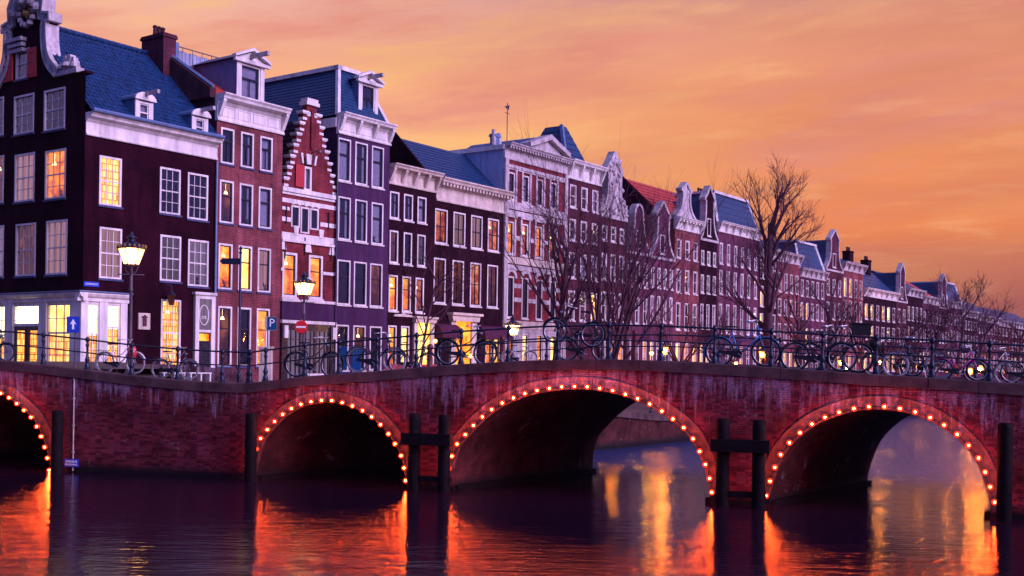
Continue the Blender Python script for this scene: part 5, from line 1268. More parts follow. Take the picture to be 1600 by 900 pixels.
rowhouse('brick house with orange-lit top window and block chimney', 1317, 1350, 'brick_red', 408, [(433, 462), (468, 500), (512, 540), (555, 583)], 4, 'cornice', hr=1.6, lit={(0, 0): 'lit_far', (0, 1): 'lit_far'}, chim=(1328, 394, 1.3))
rowhouse('dark house with pale cornice, steep blue roof and four yellow windows', 1350, 1402, 'brick_dark', 449, [(474, 498), (508, 530), (548, 580)], 6, 'cornice', hr=3.9, lit={(0, 0): 'lit_far', (0, 1): 'lit_far', (0, 3): 'lit_far', (0, 4): 'lit_white', (1, 1): 'lit_far'}, chim=(1356, 408, 1.3), tm='white')
rowhouse('house with slim white gable beside the steep blue roof', 1402, 1418, 'brick_brown', 470, [(482, 503), (512, 534), (550, 580)], 2, 'neck', hr=4.6)
rowhouse('brick house with pale ornate cornice under a blue gabled roof', 1418, 1443, 'brick_dark', 450, [(478, 500), (510, 532), (550, 580)], 4, 'cornice', hr=2.4, lit={(1, 0): 'lit_far'})
rowhouse('far house with red-brown roof and pale dormer front', 1443, 1468, 'brick_violet', 462, [(486, 504), (514, 534), (550, 580)], 4, 'cornice', hr=2.6, roof='roof_tile_red')
rowhouse('far narrow neck-gable house', 1468, 1482, 'brick_brown', 480, [(492, 508), (518, 536), (552, 580)], 3, 'neck', hr=4.5)
rowhouse('far blue-roofed house partly screened by bare trees', 1482, 1504, 'brick_violet', 470, [(490, 506), (516, 534), (550, 580)], 5, 'mansard', hr=2.6)
rowhouse('far dark house with one lit window among the trees', 1504, 1530, 'brick_dark', 484, [(500, 514), (523, 538), (552, 578)], 6, 'cornice', hr=3.0, lit={(1, 2): 'lit_far'})
rowhouse('last but one house in the distance, low slate roof', 1530, 1562, 'brick_violet', 492, [(507, 520), (529, 543), (555, 578)], 7, 'cornice', hr=2.6)
rowhouse('last house in view where the row meets the right edge', 1562, 1625, 'brick_dark', 500, [(513, 524), (533, 546), (558, 580)], 14, 'cornice', hr=2.5)
# ------------------------------------------------------------------ bicycles
def bike_proto():
    root = thing('bicycle', 'x', 'bicycle'); r = .34
    tm_ = MB(); tm_.tube([(.32 * math.cos(a * math.pi / 14), 0, .32 * math.sin(a * math.pi / 14)) for a in range(28)], .021, 6, closed=True); tyre = tm_.mesh('rubber', True)
    rm = MB(); rm.tube([(.292 * math.cos(a * math.pi / 14), 0, .292 * math.sin(a * math.pi / 14)) for a in range(28)], .015, 5, closed=True); rim = rm.mesh('chrome', True)
    sp = MB()
    for i in range(18): a = i * math.pi / 9 + .1; s_ = .02 * (-1) ** i; sp.tube([(.02 * math.cos(a + 1), s_, .02 * math.sin(a + 1)), (.288 * math.cos(a), 0, .288 * math.sin(a))], .0028, 3)
    sp.tube([(0, -.05, 0), (0, .05, 0)], .022, 8); spoke = sp.mesh('iron_light')
    for x in (-.53, .53):
        w_ = link('wheel', tyre, root, loc=(x, 0, r)); link('rim', rim, w_); link('spokes', spoke, w_)
    A = {'bb': (-.09, 0, .29), 'st': (-.25, 0, .80), 'ht': (.34, 0, .93), 'hb': (.385, 0, .74), 'rh': (-.53, 0, r)}
    f = MB(); f.tube([A['bb'], A['st']], .017, 8); f.tube([A['hb'], (.12, 0, .44), A['bb']], .019, 8); f.tube([A['ht'], (.08, 0, .62), (-.165, 0, .53)], .014, 8); f.tube([A['ht'], A['hb']], .021, 8)
    for s_ in (-.045, .045): f.tube([A['bb'], (-.53, s_, r)], .010, 6); f.tube([(-.235, 0, .75), (-.53, s_, r)], .009, 6)
    f.build('frame', 'bike_black', root, smooth=True)
    f = MB(); f.tube([A['hb'], (.40, 0, .68)], .02, 6)
    for s_ in (-.05, .05): f.tube([(.40, s_, .69), (.455, s_, .52), (.53, s_, r)], .011, 6)
    f.build('fork', 'bike_black', root, smooth=True)
    f = MB(); f.tube([A['ht'], (.315, 0, 1.03)], .014, 6); f.tube([(.10, -.30, 1.04), (.22, -.29, 1.06), (.33, -.16, 1.08), (.335, 0, 1.04), (.33, .16, 1.08), (.22, .29, 1.06), (.10, .30, 1.04)], .012, 6)
    for s_ in (-1, 1): f.tube([(.08, s_ * .30, 1.038), (.20, s_ * .292, 1.057)], .018, 6)
    f.build('handlebar', 'chrome', root, smooth=True)
    f = MB(); f.tube([A['st'], (-.265, 0, .88)], .012, 6); f.add([(-.40, -.09, .90), (-.40, .09, .90), (-.22, .05, .915), (-.10, .02, .905), (-.10, -.02, .905), (-.22, -.05, .915), (-.40, -.09, .95), (-.40, .09, .95), (-.22, .05, .945), (-.10, .02, .93), (-.10, -.02, .93), (-.22, -.05, .945)],
        [(5, 4, 3, 2, 1, 0), (6, 7, 8, 9, 10, 11), (0, 1, 7, 6), (1, 2, 8, 7), (2, 3, 9, 8), (3, 4, 10, 9), (4, 5, 11, 10), (5, 0, 6, 11)]); f.build('saddle', 'saddle', root)
    for x, a0, a1 in ((-.53, 25, 200), (.53, 15, 150)):
        m = MB(); n = 12
        for i in range(n):
            a, b = math.radians(a0 + (a1 - a0) * i / n), math.radians(a0 + (a1 - a0) * (i + 1) / n); R1, R2 = .365, .365
            p = [(x + R1 * math.cos(t), y, r + R1 * math.sin(t)) for t in (a, b) for y in (-.03, .03)]; q = [(x + (R1 - .015) * math.cos(t), y, r + (R1 - .015) * math.sin(t)) for t in (a, b) for y in (-.036, .036)]
            m.add(p + q, [(0, 1, 3, 2), (0, 2, 6, 4), (3, 1, 5, 7)])
        m.build('mudguard', 'bike_black', root)
    m = MB(); m.tube([(-.80, -.06, .72), (-.42, -.06, .73), (-.30, -.03, .70)], .007, 5); m.tube([(-.80, .06, .72), (-.42, .06, .73), (-.30, .03, .70)], .007, 5); m.tube([(-.80, -.06, .72), (-.80, .06, .72)], .007, 5)
    for s_ in (-.06, .06): m.tube([(-.75, s_, .72), (-.54, s_, .36)], .006, 5); m.tube([(-.56, s_, .72), (-.54, s_, .36)], .006, 5)
    for x in (-.7, -.58, -.46): m.tube([(x, -.06, .727), (x, .06, .727)], .005, 4)
    m.build('carrier', 'bike_black', root)
    m = MB(); n = 10; pts = [(-.09 + .095 * math.cos(math.radians(-90 + 180 * i / n)), .29 + .095 * math.sin(math.radians(-90 + 180 * i / n))) for i in range(n + 1)] + [(-.30, .362), (-.53, .375), (-.57, .34), (-.53, .312), (-.30, .262)]
    m.prism(pts, -.065, -.04); m.build('chain_case', 'bike_black', root)
    for s_, a in ((-1, -.5), (1, 2.64)):
        m = MB(); ex, ez = -.09 + .17 * math.cos(a), .29 + .17 * math.sin(a); m.tube([(-.09, s_ * .07, .29), (ex, s_ * .08, ez)], .010, 5); m.box(ex - .045, ex + .045, min(s_ * .085, s_ * .17), max(s_ * .085, s_ * .17), ez - .012, ez + .012); m.build('pedal', 'chrome', root)
    m = MB(); m.tube([(-.16, .06, .28), (-.22, .17, .015)], .009, 5); m.build('kickstand', 'chrome', root)
    m = MB(); m.tube([(.385, 0, .86), (.44, 0, .85)], .032, 8); m.build('headlight', 'chrome', root)
    return root
PROTO = bike_proto(); bike_used = False
def recolor(root, mp):
    for ch_ in [root] + list(root.children_recursive):
        if ch_.type != 'MESH': continue
        st = ch_.name.split('.')[0]; k = mp.get(st)
        if k and len(ch_.material_slots): ch_.material_slots[0].link = 'OBJECT'; ch_.material_slots[0].material = MATS[k]
def far_line(px, out):
    """point of the main-bridge frame 'out' metres behind its near face at a pixel column"""
    a, _ = ab(px, 555); k = a / F; p0 = PM.pt(0, 0, out); t = (p0.y * k - p0.x) / (PM.d.x - PM.d.y * k); return t
def place_bike(label, x0, x1, dia, color='bike_black', flip=False, pl=PM, out=.62, lift=0.0, rims='chrome', tyre=None, roll=0.0, pitch=0.0, yaw=0.0, sad=None, scale=None, back=None):
    global bike_used
    if not bike_used: o = PROTO; bike_used = True; 
    else: o = copy_tree(PROTO)
    xm = (x0 + x1) / 2; a, _ = ab(xm, 555); k = a / F; p0 = pl.pt(0, 0, out); t = (p0.y * k - p0.x) / (pl.d.x - pl.d.y * k); p = pl.pt(t, 0, out)
    s_ = scale or max(.5, min(1.25, dia * p.y / F / .70)); o.scale = (s_,) * 3
    z = prof(pl.pt(t).x) - .04 + lift; o.location = (p.x, p.y, z)
    o.rotation_euler = (roll, pitch, pl.rz + (math.pi if flip else 0) + yaw)
    o['label'] = label; o['category'] = 'bicycle'; o['group'] = 'bicycles parked along the railings'
    mp = {'frame': color, 'fork': color, 'mudguard': color, 'chain_case': 'bike_black', 'rim': rims}
    if tyre: mp['wheel'] = tyre
    if sad: mp['saddle'] = sad
    if color != 'bike_black' or tyre or rims != 'chrome': recolor(o, mp)
    return o
place_bike('dark bicycle whose front wheel enters at the left edge', -32, 13, 30, pl=PL)
place_bike('white bicycle with pale tyres outside the corner shop', 158.5, 217.5, 35, 'bike_white', pl=PL, tyre='rubber_pale')
place_bike('grey bicycle with rear carrier right of the white bicycle', 245, 302, 33, 'bike_grey', pl=PL, tyre='rubber_pale')
place_bike('black bicycle with upright silver handlebar in front of the no entry sign', 462.6, 519, 41)
place_bike('black bicycle with white front tyre in front of the violet house', 559, 616, 41, tyre='rubber_pale')
place_bike('black bicycle with high handlebar before the door with round awnings', 697.8, 759.7, 41)
place_bike('small white bicycle beside the lamp left of the bridge crown', 796, 827, 24, 'bike_white', out=6.3, tyre='rubber_pale')
b = place_bike('black bicycle hooked up on the railing at the bridge crown', 866, 921, 41, flip=True, lift=.48, pitch=-.10, roll=.12)
place_bike('bright blue bicycle under the middle of the long railing', 1126, 1194, 47, 'bike_blue')
place_bike('black bicycle with gold-lit saddle post left of the crate bicycle', 1251, 1306, 47)
cb = place_bike('bicycle with a black crate over its front wheel', 1276, 1330, 48, out=.95)
m = MB(); m.box(.38, .80, -.20, .20, .86, 1.10); m.box(.36, .82, -.22, .22, 1.10, 1.13); m.build('crate', 'saddle', cb); cb2 = MB(); cb2.tube([(.53, -.08, .34), (.56, -.15, .86)], .01, 5); cb2.tube([(.53, .08, .34), (.56, .15, .86)], .01, 5); cb2.build('crate_stay', 'bike_black', cb)
ob = place_bike('dark bicycle facing left with a round bag at the far railing', 1366, 1424, 38, flip=True, out=1.6)
m = MB(); m.lathe([(.02, -.2), (.16, -.14), (.2, 0), (.16, .14), (.02, .2)], (.50, 0, .92), 12); m.build('bag', 'saddle', ob, smooth=True)
place_bike('small pink folding bicycle near the right end', 1469, 1530.5, 29, 'bike_pink', sad='saddle', scale=.86)
place_bike('dark bicycle behind the pink one', 1463, 1534, 36, 'bike_grey', out=1.3, rims='chrome')
place_bike('bicycle at the far right cut by the picture edge', 1576, 1632, 38, tyre='rubber_pale')
place_bike('black bicycle standing behind the one hooked on the railing', 884, 943, 38, out=1.5)
place_bike('blue-grey bicycle just left of the pink folding bicycle', 1404, 1462, 42, 'bike_grey', out=.75, flip=True, tyre='rubber_pale')
place_bike('black bicycle leaning low behind the violet house posts', 620, 672, 34, out=5.6)
place_bike('pale bicycle between the pink bicycle and the right edge', 1524, 1580, 36, 'bike_white', out=1.4)
# red rag / bag on the white bicycle
p = PL.pt(PL.tz(193, 560)[0], 0, .5); m = MB(); m.lathe([(.02, 0), (.13, .06), (.16, .25), (.12, .42), (.03, .5)], n=9); o = m.build('bag', 'car_red', smooth=True); o.location = (p.x, p.y, prof(p.x) + .50); tag(o, 'small red bag hanging on the white bicycle', 'bag')

# ------------------------------------------------------------------ street lamps
def lamp_proto(glassmat, core, cr_, height=4.3):
    root = thing('street_lamp', 'x', 'street lamp'); g0 = height
    m = MB(); m.lathe([(.16, 0), (.16, .3), (.11, .36), (.10, .9), (.13, .95), (.07, 1.05), (.052, 1.2), (.045, g0 - 1.0), (.07, g0 - .95), (.045, g0 - .9), (.04, g0 - .15), (.06, g0 - .1)], n=10); m.build('post', 'iron_light', root, smooth=math.radians(40))
    m = MB(); m.tube([(-.32, 0, g0 - .38), (.32, 0, g0 - .38)], .018, 6)
    for s_ in (-1, 1):
        m.lathe([(.01, 0), (.03, .03), (.01, .06)], (s_ * .33, 0, g0 - .41), 6)
        m.tube([(0, 0, g0 - .45), (s_ * .14, 0, g0 - .25), (s_ * .20, 0, g0 - .02)], .014, 5); m.tube([(0, 0, g0 - .45), (0, s_ * .14, g0 - .25), (0, s_ * .2, g0 - .02)], .014, 5)
    m.build('lantern_bracket', 'iron_light', root)
    gl_ = MB(); gl_.lathe([(.20, 0), (.36, .56)], (0, 0, g0), 6); go = gl_.build('lantern_glass', glassmat, root); link('lamp_core', sphere_mesh(cr_, core), go, loc=(0, 0, g0 + .27))
    m = MB()
    for j in range(6):
        a = 2 * math.pi * j / 6; m.tube([(.205 * math.cos(a), .205 * math.sin(a), g0), (.368 * math.cos(a), .368 * math.sin(a), g0 + .56)], .012, 4)
    m.lathe([(.21, -.05), (.22, 0), (.19, .01)], (0, 0, g0), 6); m.lathe([(.37, .555), (.40, .56), (.42, .60), (.36, .62)], (0, 0, g0), 6); m.build('lantern_frame', 'iron_light', root)
    m = MB()
    for j in range(18): a = 2 * math.pi * j / 18; m.lathe([(.012, 0), (.034, .05), (.02, .09), (.004, .13)], (.39 * math.cos(a), .39 * math.sin(a), g0 + .60), 5)
    m.build('crown', 'gold', root)
    m = MB(); m.lathe([(.33, .60), (.27, .72), (.17, .80), (.10, .84), (.10, .92), (.14, .96), (.14, 1.0), (.05, 1.06), (.02, 1.2)], (0, 0, g0), 10); m.build('lantern_cap', 'iron', root, smooth=math.radians(40))
    return root
def qt(px, w_):
    """point on the quay, w_ metres from the house fronts, seen at a pixel column"""
    a, _ = ab(px, 550); k = a / F; p0 = ROW.pt(0, 0, -w_); t = (p0.y * k - p0.x) / (ROW.d.x - ROW.d.y * k); p = ROW.pt(t, 0, -w_); p.z = gz(p); return p
LP = lamp_proto('lantern_glass', 'lamp_core', .14); LPF = lamp_proto('glass_orange', 'lantern_far', .14)
lfirst = {'n': True, 'f': True}
def lamp(label, px, py, d, proto, gw=None, base=None):
    """py = middle of the glass"""
    k = 'n' if proto is LP else 'f'
    if lfirst[k]: o = proto; lfirst[k] = False
    else: o = copy_tree(proto)
    if d is None: q = qt(px, 13.5); p = at(px, py, q.y)
    else: p = at(px, py, d)
    base = gz(p) if base is None else base; s_ = (p.z - base) / (4.3 + .28)
    if gw: s_ = gw * p.y / F / .70
    o.scale = (s_, s_, (p.z - base) / (4.3 + .28)); o.location = (p.x, p.y, base); o.rotation_euler.z = .35
    o['label'] = label; o['category'] = 'street lamp'; o['group'] = 'crown-topped street lamps'
    return o
lamp('large glowing crown lantern in front of the corner house', 205.5, 401, 38.9, LP, 38, base=3.05)
lamp('glowing crown lantern above the red no entry sign', 475.5, 452, 43.3, LP, 31, base=3.1)
lamp('glowing crown lantern before the ornate stone house', 801, 516, 60, LP, 24)
lamp('glowing lantern under the railing right of the middle tree', 1038.5, 548, None, LPF, 14)
lamp('glowing lantern seen through the blue bicycle wheel', 1191, 554, None, LPF, 12)
lamp('glowing lantern behind the crate bicycle', 1314, 567, None, LPF, 11)
lamp('dim glowing lantern left of the round bag bicycle', 1375, 566, None, LPF, 8)
lamp('distant lantern behind the left-facing bicycle', 1435, 574, None, LPF, 9)
lamp('distant lantern behind the pink bicycle', 1481, 579, None, LPF, 7)
lamp('last distant lantern near the right edge', 1572, 583, None, LPF, 7)
# lamps at doors
WL = None
for (px, py, mat, lab, d, r_) in ((958, 569, 'lantern_far', 'warm door lamp left of the middle tree trunk', 62, .17), (1018, 552, 'lantern_yellow', 'small yellow lamp left of the hanging lantern', 90, .16), (1150, 568, 'lantern_far', 'orange lamp low behind the blue bicycle', 75, .15), (1208, 566, 'lantern_far', 'orange lamp at the foot of the big tree', 74, .10),
        (1322, 576, 'lantern_yellow', 'yellow lamp beneath the crate bicycle', 110, .14), (680, 533, 'lantern_far', 'lamp glowing beside the pale doorway', 62, .16), (735, 556, 'lantern_far', 'lamp low in front of the round awnings', 66, .17), (1531, 577, 'lantern_far', 'tiny lamp behind the pink bicycle wheel', 190, .3), (1516, 580, 'lantern_far', 'tiny distant lamp between two bicycles', 180, .25)):
    q = qt(px, 12.6 if px > 700 else 6.5); d = q.y; p = at(px, py, d); r_ = r_ * d / 75; root = thing('lamp', lab, 'lamp', (p.x, p.y, gz(p)), 0, 'small lamps along the quay'); hgt = max(.4, p.z - gz(p))
    m = MB(); m.lathe([(.10, 0), (.10, .08), (.03, .12), (.03, hgt - r_ * 1.1), (.08, hgt - r_)], n=8); m.build('post', 'iron', root)
    go = link('globe', sphere_mesh(r_, 'glass_yellow' if 'yellow' in mat else 'glass_orange', 12, 8), root, loc=(0, 0, hgt)); link('lamp_core', sphere_mesh(r_ * .42, mat, 10, 8), go)
    m = MB(); m.lathe([(r_ * .6, r_ * .85), (r_ * .5, r_ * 1.05), (.02, r_ * 1.3)], (0, 0, hgt), 8); m.build('cap', 'iron', root)

# ------------------------------------------------------------------ trees
def tree(label, base, H_, seed, r0=.22, fork=.28, spread=.55, limbs=6, depth=4, lean=(0, 0), group='bare trees along the quay', minr=.007, u0=.75, ll=None, rot=0.0):
    rr = random.Random(seed); trunk = MB(); crown = MB(); root = thing('bare_tree', label, 'tree', base, rr.uniform(0, 6) + rot, group)
    def grow_(p, d, ln, r, lvl):
        n = 4 if lvl < 2 else 3; pts = [p]; rs = [r]; q = p.copy(); dd = d.copy()
        for i in range(n):
            dd = (dd + Vector((rr.uniform(-1, 1), rr.uniform(-1, 1), rr.uniform(-.3, .5))) * (.10 if lvl < 1 else .16) + Vector((0, 0, .06 if lvl > 0 else 0))).normalized()
            q = q + dd * ln / n; pts.append(q.copy()); rs.append(max(minr * .6, r * (1 - .62 * (i + 1) / n)))
        (trunk if lvl <= 1 else crown).tube(pts, rs, 7 if lvl <= 1 else (4 if lvl == 2 else 3), caps=lvl <= 1)
        if lvl >= depth: return
        k = (limbs if lvl == 0 else rr.randint(4, 6)) if lvl < depth - 1 else rr.randint(4, 6)
        for j in range(k):
            u = rr.uniform(.35, 1.0) if lvl > 0 else (u0 + (1 - u0) * (j + .5) / k if u0 < .7 else rr.uniform(u0, 1.0)); f_ = u * n; i = min(n - 1, int(f_)); a = pts[i].lerp(pts[i + 1], f_ - i)
            ax = dd.orthogonal().normalized(); ax.rotate(Matrix.Rotation(rr.uniform(0, 6.28), 3, dd)); ang = rr.uniform(.35, 1.0) * spread * (1 if lvl else 1.1)
            nd = (dd * math.cos(ang) + ax * math.sin(ang)).normalized(); l2 = ln * rr.uniform(.42, .70) if lvl else (ll or (1 - fork)) * H_ * rr.uniform(.48, .70) * (1.25 - .5 * u if u0 < .7 else 1)
            grow_(a, nd, l2, max(minr, rs[i] * rr.uniform(.38, .58) if lvl else r * rr.uniform(.26, .42)), lvl + 1)
    grow_(Vector((0, 0, -.1)), Vector((lean[0], lean[1], 1)).normalized(), H_ * fork, r0, 0)
    trunk.build('trunk', 'bark', root, smooth=True); crown.build('crown', 'bark', root); return root
def htree(px, w_, ytop): p = qt(px, w_); return p, H + ab(px, ytop)[1] * p.y / F - p.z
p, hh = htree(946, 14.5, 228); tree('large bare tree with several trunks just beyond the bridge crown', p, hh, 5, r0=.34, fork=.12, spread=.56, limbs=9, depth=4, minr=.0045)
p, hh = htree(862, 13.5, 262); tree('slender bare tree in front of the ornate stone house', p, hh, 8, r0=.22, fork=.68, spread=.9, limbs=9, depth=4, minr=.008, u0=.4, ll=.5)
p, hh = htree(656, 9, 345); tree('thin young bare tree in front of the dark house', p, hh, 3, r0=.09, fork=.7, spread=.95, limbs=9, depth=3, minr=.006, u0=.4, ll=.55)
p, hh = htree(1208, 14.3, 270); tree('tall bare tree standing alone against the sunset', p, hh, 23, r0=.40, fork=.80, spread=.86, limbs=15, depth=4, minr=.010, u0=.36, ll=.44, rot=1.9)
p, hh = htree(978, 7, 300); tree('bare tree near the house fronts behind the large one', p, hh, 14, r0=.26, fork=.68, spread=.7, limbs=10, depth=4, minr=.008, u0=.35, ll=.45)
p, hh = htree(1068, 12, 420); tree('small bare tree behind the blue bicycle', p, hh, 31, r0=.22, fork=.35, spread=.7, limbs=6, depth=3, minr=.014)
T0 = None
for i, (px, w_, yt, sd, lab) in enumerate(((1290, 14, 400, 41, 'low spreading bare tree right of the tall lone tree'), (1345, 14.3, 440, 42, 'bare tree before the orange-lit house'), (1455, 14.3, 455, 43, 'spreading bare tree left of the far houses'), (1497, 14.2, 418, 44, 'tall thin bare tree above the far roofs'), (1520, 14.2, 440, 45, 'bare tree right of the tall thin one'), (1548, 14, 480, 46, 'hazy bare tree among the last houses'), (1572, 14, 470, 47, 'hazy bare tree near the right edge'), (1590, 14, 465, 48, 'bare tree at the right edge'), (1400, 14.2, 470, 49, 'low bare tree before the dark house with yellow windows'), (1425, 14.2, 470, 50, 'low bare tree left of the spreading one'), (1245, 14.2, 430, 51, 'low bare tree at the foot of the tall one'), (1130, 14.3, 455, 52, 'low bare tree behind the blue bicycle saddle'))):
    p, hh = htree(px, w_, yt + (16 if px > 1440 else 8)); tree(lab, p, hh, sd, r0=.24, fork=.7, spread=.8, limbs=10, u0=.3, ll=.55, depth=3 if i not in (2, 3) else 4, minr=.014 if px > 1400 else .012)

# ------------------------------------------------------------------ signs and street furniture
# no entry sign on its post
p = at(470.5, 511, 42.6); root = thing('no_entry_sign', 'round red no entry sign with white bar on a lamp-side post', 'sign', (p.x, p.y, 3.05))
hz = p.z - 3.05; m = MB(); m.tube([(0, .05, 0), (0, .05, hz + .3)], .035, 8); m.build('post', 'iron_light', root)
m = MB(); m.M = Matrix.Translation((0, 0, hz)) @ Matrix.Rotation(math.pi / 2, 4, 'X'); m.lathe([(.235, -.02), (.25, 0), (.235, .02)], n=28); m.build('disc', 'red_sign', root); m = MB(); m.box(-.18, .18, -.028, -.02, hz - .035, hz + .035); m.build('bar', 'sign_white', root)
# blue one-way arrow
p = at(114.5, 507, 39.2); root = thing('arrow_sign', 'square blue sign with white upward arrow before the shop window', 'sign', (p.x, p.y, 3.05), .12); hz = p.z - 3.05
m = MB(); m.box(-.22, .22, -.02, .02, hz - .28, hz + .28); m.build('plate', 'blue_sign', root); m = MB(); m.tube([(.06, .05, 0), (.06, .05, hz + .3)], .03, 8); m.build('post', 'iron_light', root)
m = MB(); m.prism([(-.035, hz - .17), (.035, hz - .17), (.035, hz + .03), (.11, hz + .0), (0, hz + .19), (-.11, hz + .0), (-.035, hz + .03)], -.03, -.021); m.build('arrow', 'sign_white', root)
# finger post
p = at(373, 590, 37.2); z0 = prof(p.x); root = thing('finger_post', 'dark finger post with a single arm pointing left', 'sign post', (p.x, p.y, z0 - .05)); ht_ = at(373, 385, 37.2).z - z0
m = MB(); m.lathe([(.07, 0), (.07, .3), (.045, .35), (.042, ht_ - .2), (.06, ht_ - .15), (.03, ht_ - .1), (.06, ht_ - .02), (.02, ht_ + .06)], n=10); m.build('post', 'iron', root)
za = at(360, 406, 37.2).z - z0; m = MB(); m.box(-.60, -.04, -.02, .02, za - .10, za + .10); m.prism([(-.60, za - .10), (-.60, za + .10), (-.68, za)], -.02, .02); m.build('arm', 'iron', root)
# parking sign and machine
p = at(416, 540, 41.5); root = thing('parking_machine', 'pale parking ticket machine with glowing blue P sign', 'parking machine', (p.x, p.y, 3.0)); zt_ = at(416, 545, 41.5).z - 3.0
m = MB(); m.box(-.22, .22, -.15, .15, 0, zt_); m.box(-.26, .26, -.19, .19, zt_, zt_ + .08); m.box(-.12, .12, -.17, -.15, zt_ - .5, zt_ - .15); m.build('cabinet', 'cream', root); m = MB(); m.tube([(-.02, 0, zt_), (-.02, 0, zt_ + 1.2)], .045, 8); m.build('pole', 'white', root)
zp_ = at(423, 505, 41.5).z - 3.0; m = MB(); m.box(.02, .40, -.05, .05, zp_ - .27, zp_ + .24); m.build('sign_box', 'lit_curtain_violet', root); m = MB(); m.box(.05, .37, -.06, -.051, zp_ - .24, zp_ + .21); m.build('sign_face', 'lit_blue', root); link('lettering', textmesh('P', .42, 'sign_white'), root, loc=(.21, -.066, zp_))
# stone tablet, bracket lantern and street plates on the corner house: each its own thing on the wall
x_, z_ = ROW.tz(224, 502); root = thing('stone_tablet', 'square pale stone tablet with a carved lantern relief on the corner house', 'plaque', ROW.pt(x_, z_, -.03), ROW.rz)
m = MB(); m.box(-.30, .30, -.05, .03, -.36, .36); m.build('slab', 'cream', root); m = MB(); m.box(-.10, .10, -.08, -.05, -.22, .16); m.box(-.14, .14, -.09, -.05, .16, .22); m.box(-.05, .05, -.09, -.05, .22, .28); m.build('relief', 'stucco_brown', root)
x_, z_ = ROW.tz(258.5, 466); root = thing('wall_lantern', 'unlit hexagonal lantern on a scrolled bracket above the lit window', 'lantern', ROW.pt(x_, z_, 0), ROW.rz)
m = MB(); m.tube([(-.35, 0, .55), (-.2, -.3, .62), (0, -.42, .55), (0, -.42, .3)], .022, 6); m.tube([(-.35, 0, .2), (-.2, -.2, .45), (0, -.42, .5)], .014, 5); m.build('bracket', 'iron', root)
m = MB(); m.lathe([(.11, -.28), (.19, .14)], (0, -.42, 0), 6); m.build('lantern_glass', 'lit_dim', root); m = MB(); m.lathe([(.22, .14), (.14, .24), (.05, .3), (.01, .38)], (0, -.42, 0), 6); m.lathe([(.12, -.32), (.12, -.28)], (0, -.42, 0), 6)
for j in range(6): a = 2 * math.pi * j / 6; m.tube([(.112 * math.cos(a), -.42 + .112 * math.sin(a), -.28), (.195 * math.cos(a), -.42 + .195 * math.sin(a), .14)], .01, 4)
m.build('lantern_frame', 'iron', root)
for (pl, px, py, txt, lab) in ((GAB, 109, 444, 'KEIZERSGRACHT', 'small blue street name plate on the gable side of the corner'), (ROW, 142, 444, 'LEIDSEGRACHT', 'small blue street name plate on the canal side of the corner')):
    x_, z_ = pl.tz(px, py); root = thing('street_plate', lab, 'street sign', pl.pt(x_, z_, -.03), pl.rz, 'street name plates on the corner'); m = MB(); m.box(-.36, .36, -.02, .01, -.10, .10); m.build('plate', 'blue_sign', root); link('lettering', textmesh(txt, .088, 'sign_white'), root, loc=(0, -.028, 0))
# bollards
bm2 = MB(); bm2.lathe([(.12, 0), (.12, .2), (.095, .26), (.085, .85), (.10, .88), (.10, .95), (.06, 1.0), (.01, 1.02)], n=10); BOL = bm2.mesh('bollard_red', math.radians(40))
for (px, d, top, lab) in ((992, 47, 516, 'dark red bollard right of the large tree trunk'), (672, 44, 538, 'dark red bollard left of the bicycle by the awnings'), (785, 46, 525, 'dark red bollard left of the third lantern'), (1381, 45, 535, 'dark red bollard right of the round bag')):
    p = at(px, top, d); o = link('bollard', BOL); b0 = p.z - 1.25; o.location = (p.x, p.y, b0); o.scale = (1.25,) * 3; tag(o, lab, 'bollard', 'dark red bollards')
# white benches behind the railing
for (xa, xb, lab) in ((254, 291, 'low white slatted bench behind the grey bicycle wheel'), (296, 331, 'low white slatted bench right of the grey bicycle')):
    p = at(xa, 592, 40.5); q = at(xb, 592, 41); L_ = (q - p).length; root = thing('bench', lab, 'bench', (p.x, p.y, 3.0), math.atan2(q.y - p.y, q.x - p.x), 'white slatted benches'); zt_ = at(xa, 582, 40.5).z - 3.0; zt_ = max(.35, zt_)
    for i in range(4): m = MB(); m.box(0, L_, i * .1, i * .1 + .08, zt_ - .04, zt_); m.build('slat', 'white', root)
    for x in (.04, L_ / 2, L_ - .08): m = MB(); m.box(x, x + .05, 0, .38, 0, zt_ - .045); m.build('leg', 'white', root)
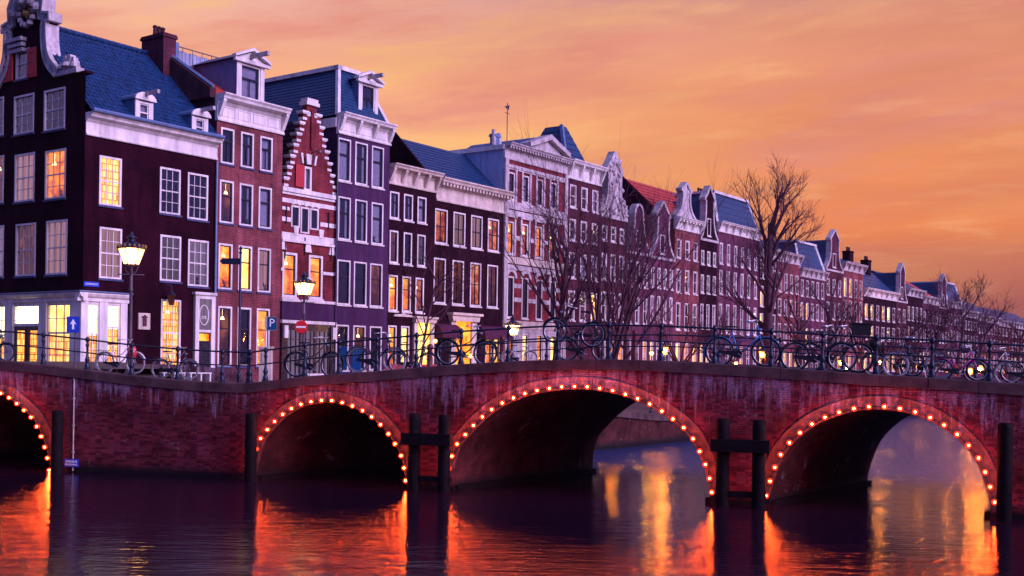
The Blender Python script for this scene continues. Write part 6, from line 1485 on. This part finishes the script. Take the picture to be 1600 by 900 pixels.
# parked red car roof seen over the coping
p = at(652, 571, 50); root = thing('parked_car', 'red car of which only the roof shows above the coping', 'car', (p.x, p.y, gz(p)), ROW.rz); zt_ = p.z - gz(p) + .05
m = MB(); m.prism([(-2.0, .3), (2.0, .3), (2.05, .75), (1.2, .9), (.75, zt_), (-.9, zt_), (-1.6, .95), (-2.05, .85)], -.8, .8); m.build('body', 'car_red', root)
for x in (-1.3, 1.3):
    for y in (-.78, .78): m = MB(); m.tube([(x, y - .08, .32), (x, y + .08, .32)], .32, 14); m.build('wheel', 'rubber', root)
m = MB(); m.prism([(-1.35, .95), (.95, .93), (.66, zt_ - .08), (-.82, zt_ - .08)], -.81, .81); m.build('windows', 'dark_frame', root)
# moored boat seen through the middle arch
p = at(995, 681, 60.5); root = thing('moored_boat', 'low dark moored boat with pale gunwale seen through the middle arch', 'boat', (p.x, p.y, 0), math.atan2(.81, .58))
m = MB(); secs = []
for x, w_, zb in ((-3.2, .55, .15), (-2.2, .95, -.05), (0, 1.1, -.1), (2.2, .9, -.05), (3.4, .06, .35)): secs.append([(x, -w_, .62 + abs(x) * .05), (x, -w_ * .7, zb), (x, w_ * .7, zb), (x, w_, .62 + abs(x) * .05)])
for a, b in zip(secs, secs[1:]):
    m.add(a + b, [(0, 4, 5, 1), (1, 5, 6, 2), (2, 6, 7, 3)])
m.add(secs[0], [(0, 1, 2, 3)]); m.build('hull', 'iron', root); m = MB()
for s_ in (0, 3): m.tube([s2[s_] for s2 in secs], .05, 6)
m.build('gunwale', 'cream', root); m = MB(); m.box(-1.5, -1.1, -.9, .9, .42, .48); m.box(.6, 1.0, -.9, .9, .42, .48); m.build('thwart', 'stucco_brown', root); m = MB(); m.box(-2.6, -1.0, -.7, .7, .5, 1.15); m.build('cover', 'stucco_pale', root)
# ------------------------------------------------------------------ thin evening haze over the canal
hm, hn = _mat('haze')
pv = hn.new('ShaderNodeVolumePrincipled', {'Color': (.8, .5, .85), 'Density': .00008, 'Anisotropy': .45}); ho = hn.new('ShaderNodeOutputMaterial'); hn.l.new(pv.outputs[0], ho.inputs['Volume'])
m = MB(); m.box(-120, 420, -30, 460, -1.6, 34); m.build('haze', 'haze', kind='stuff')
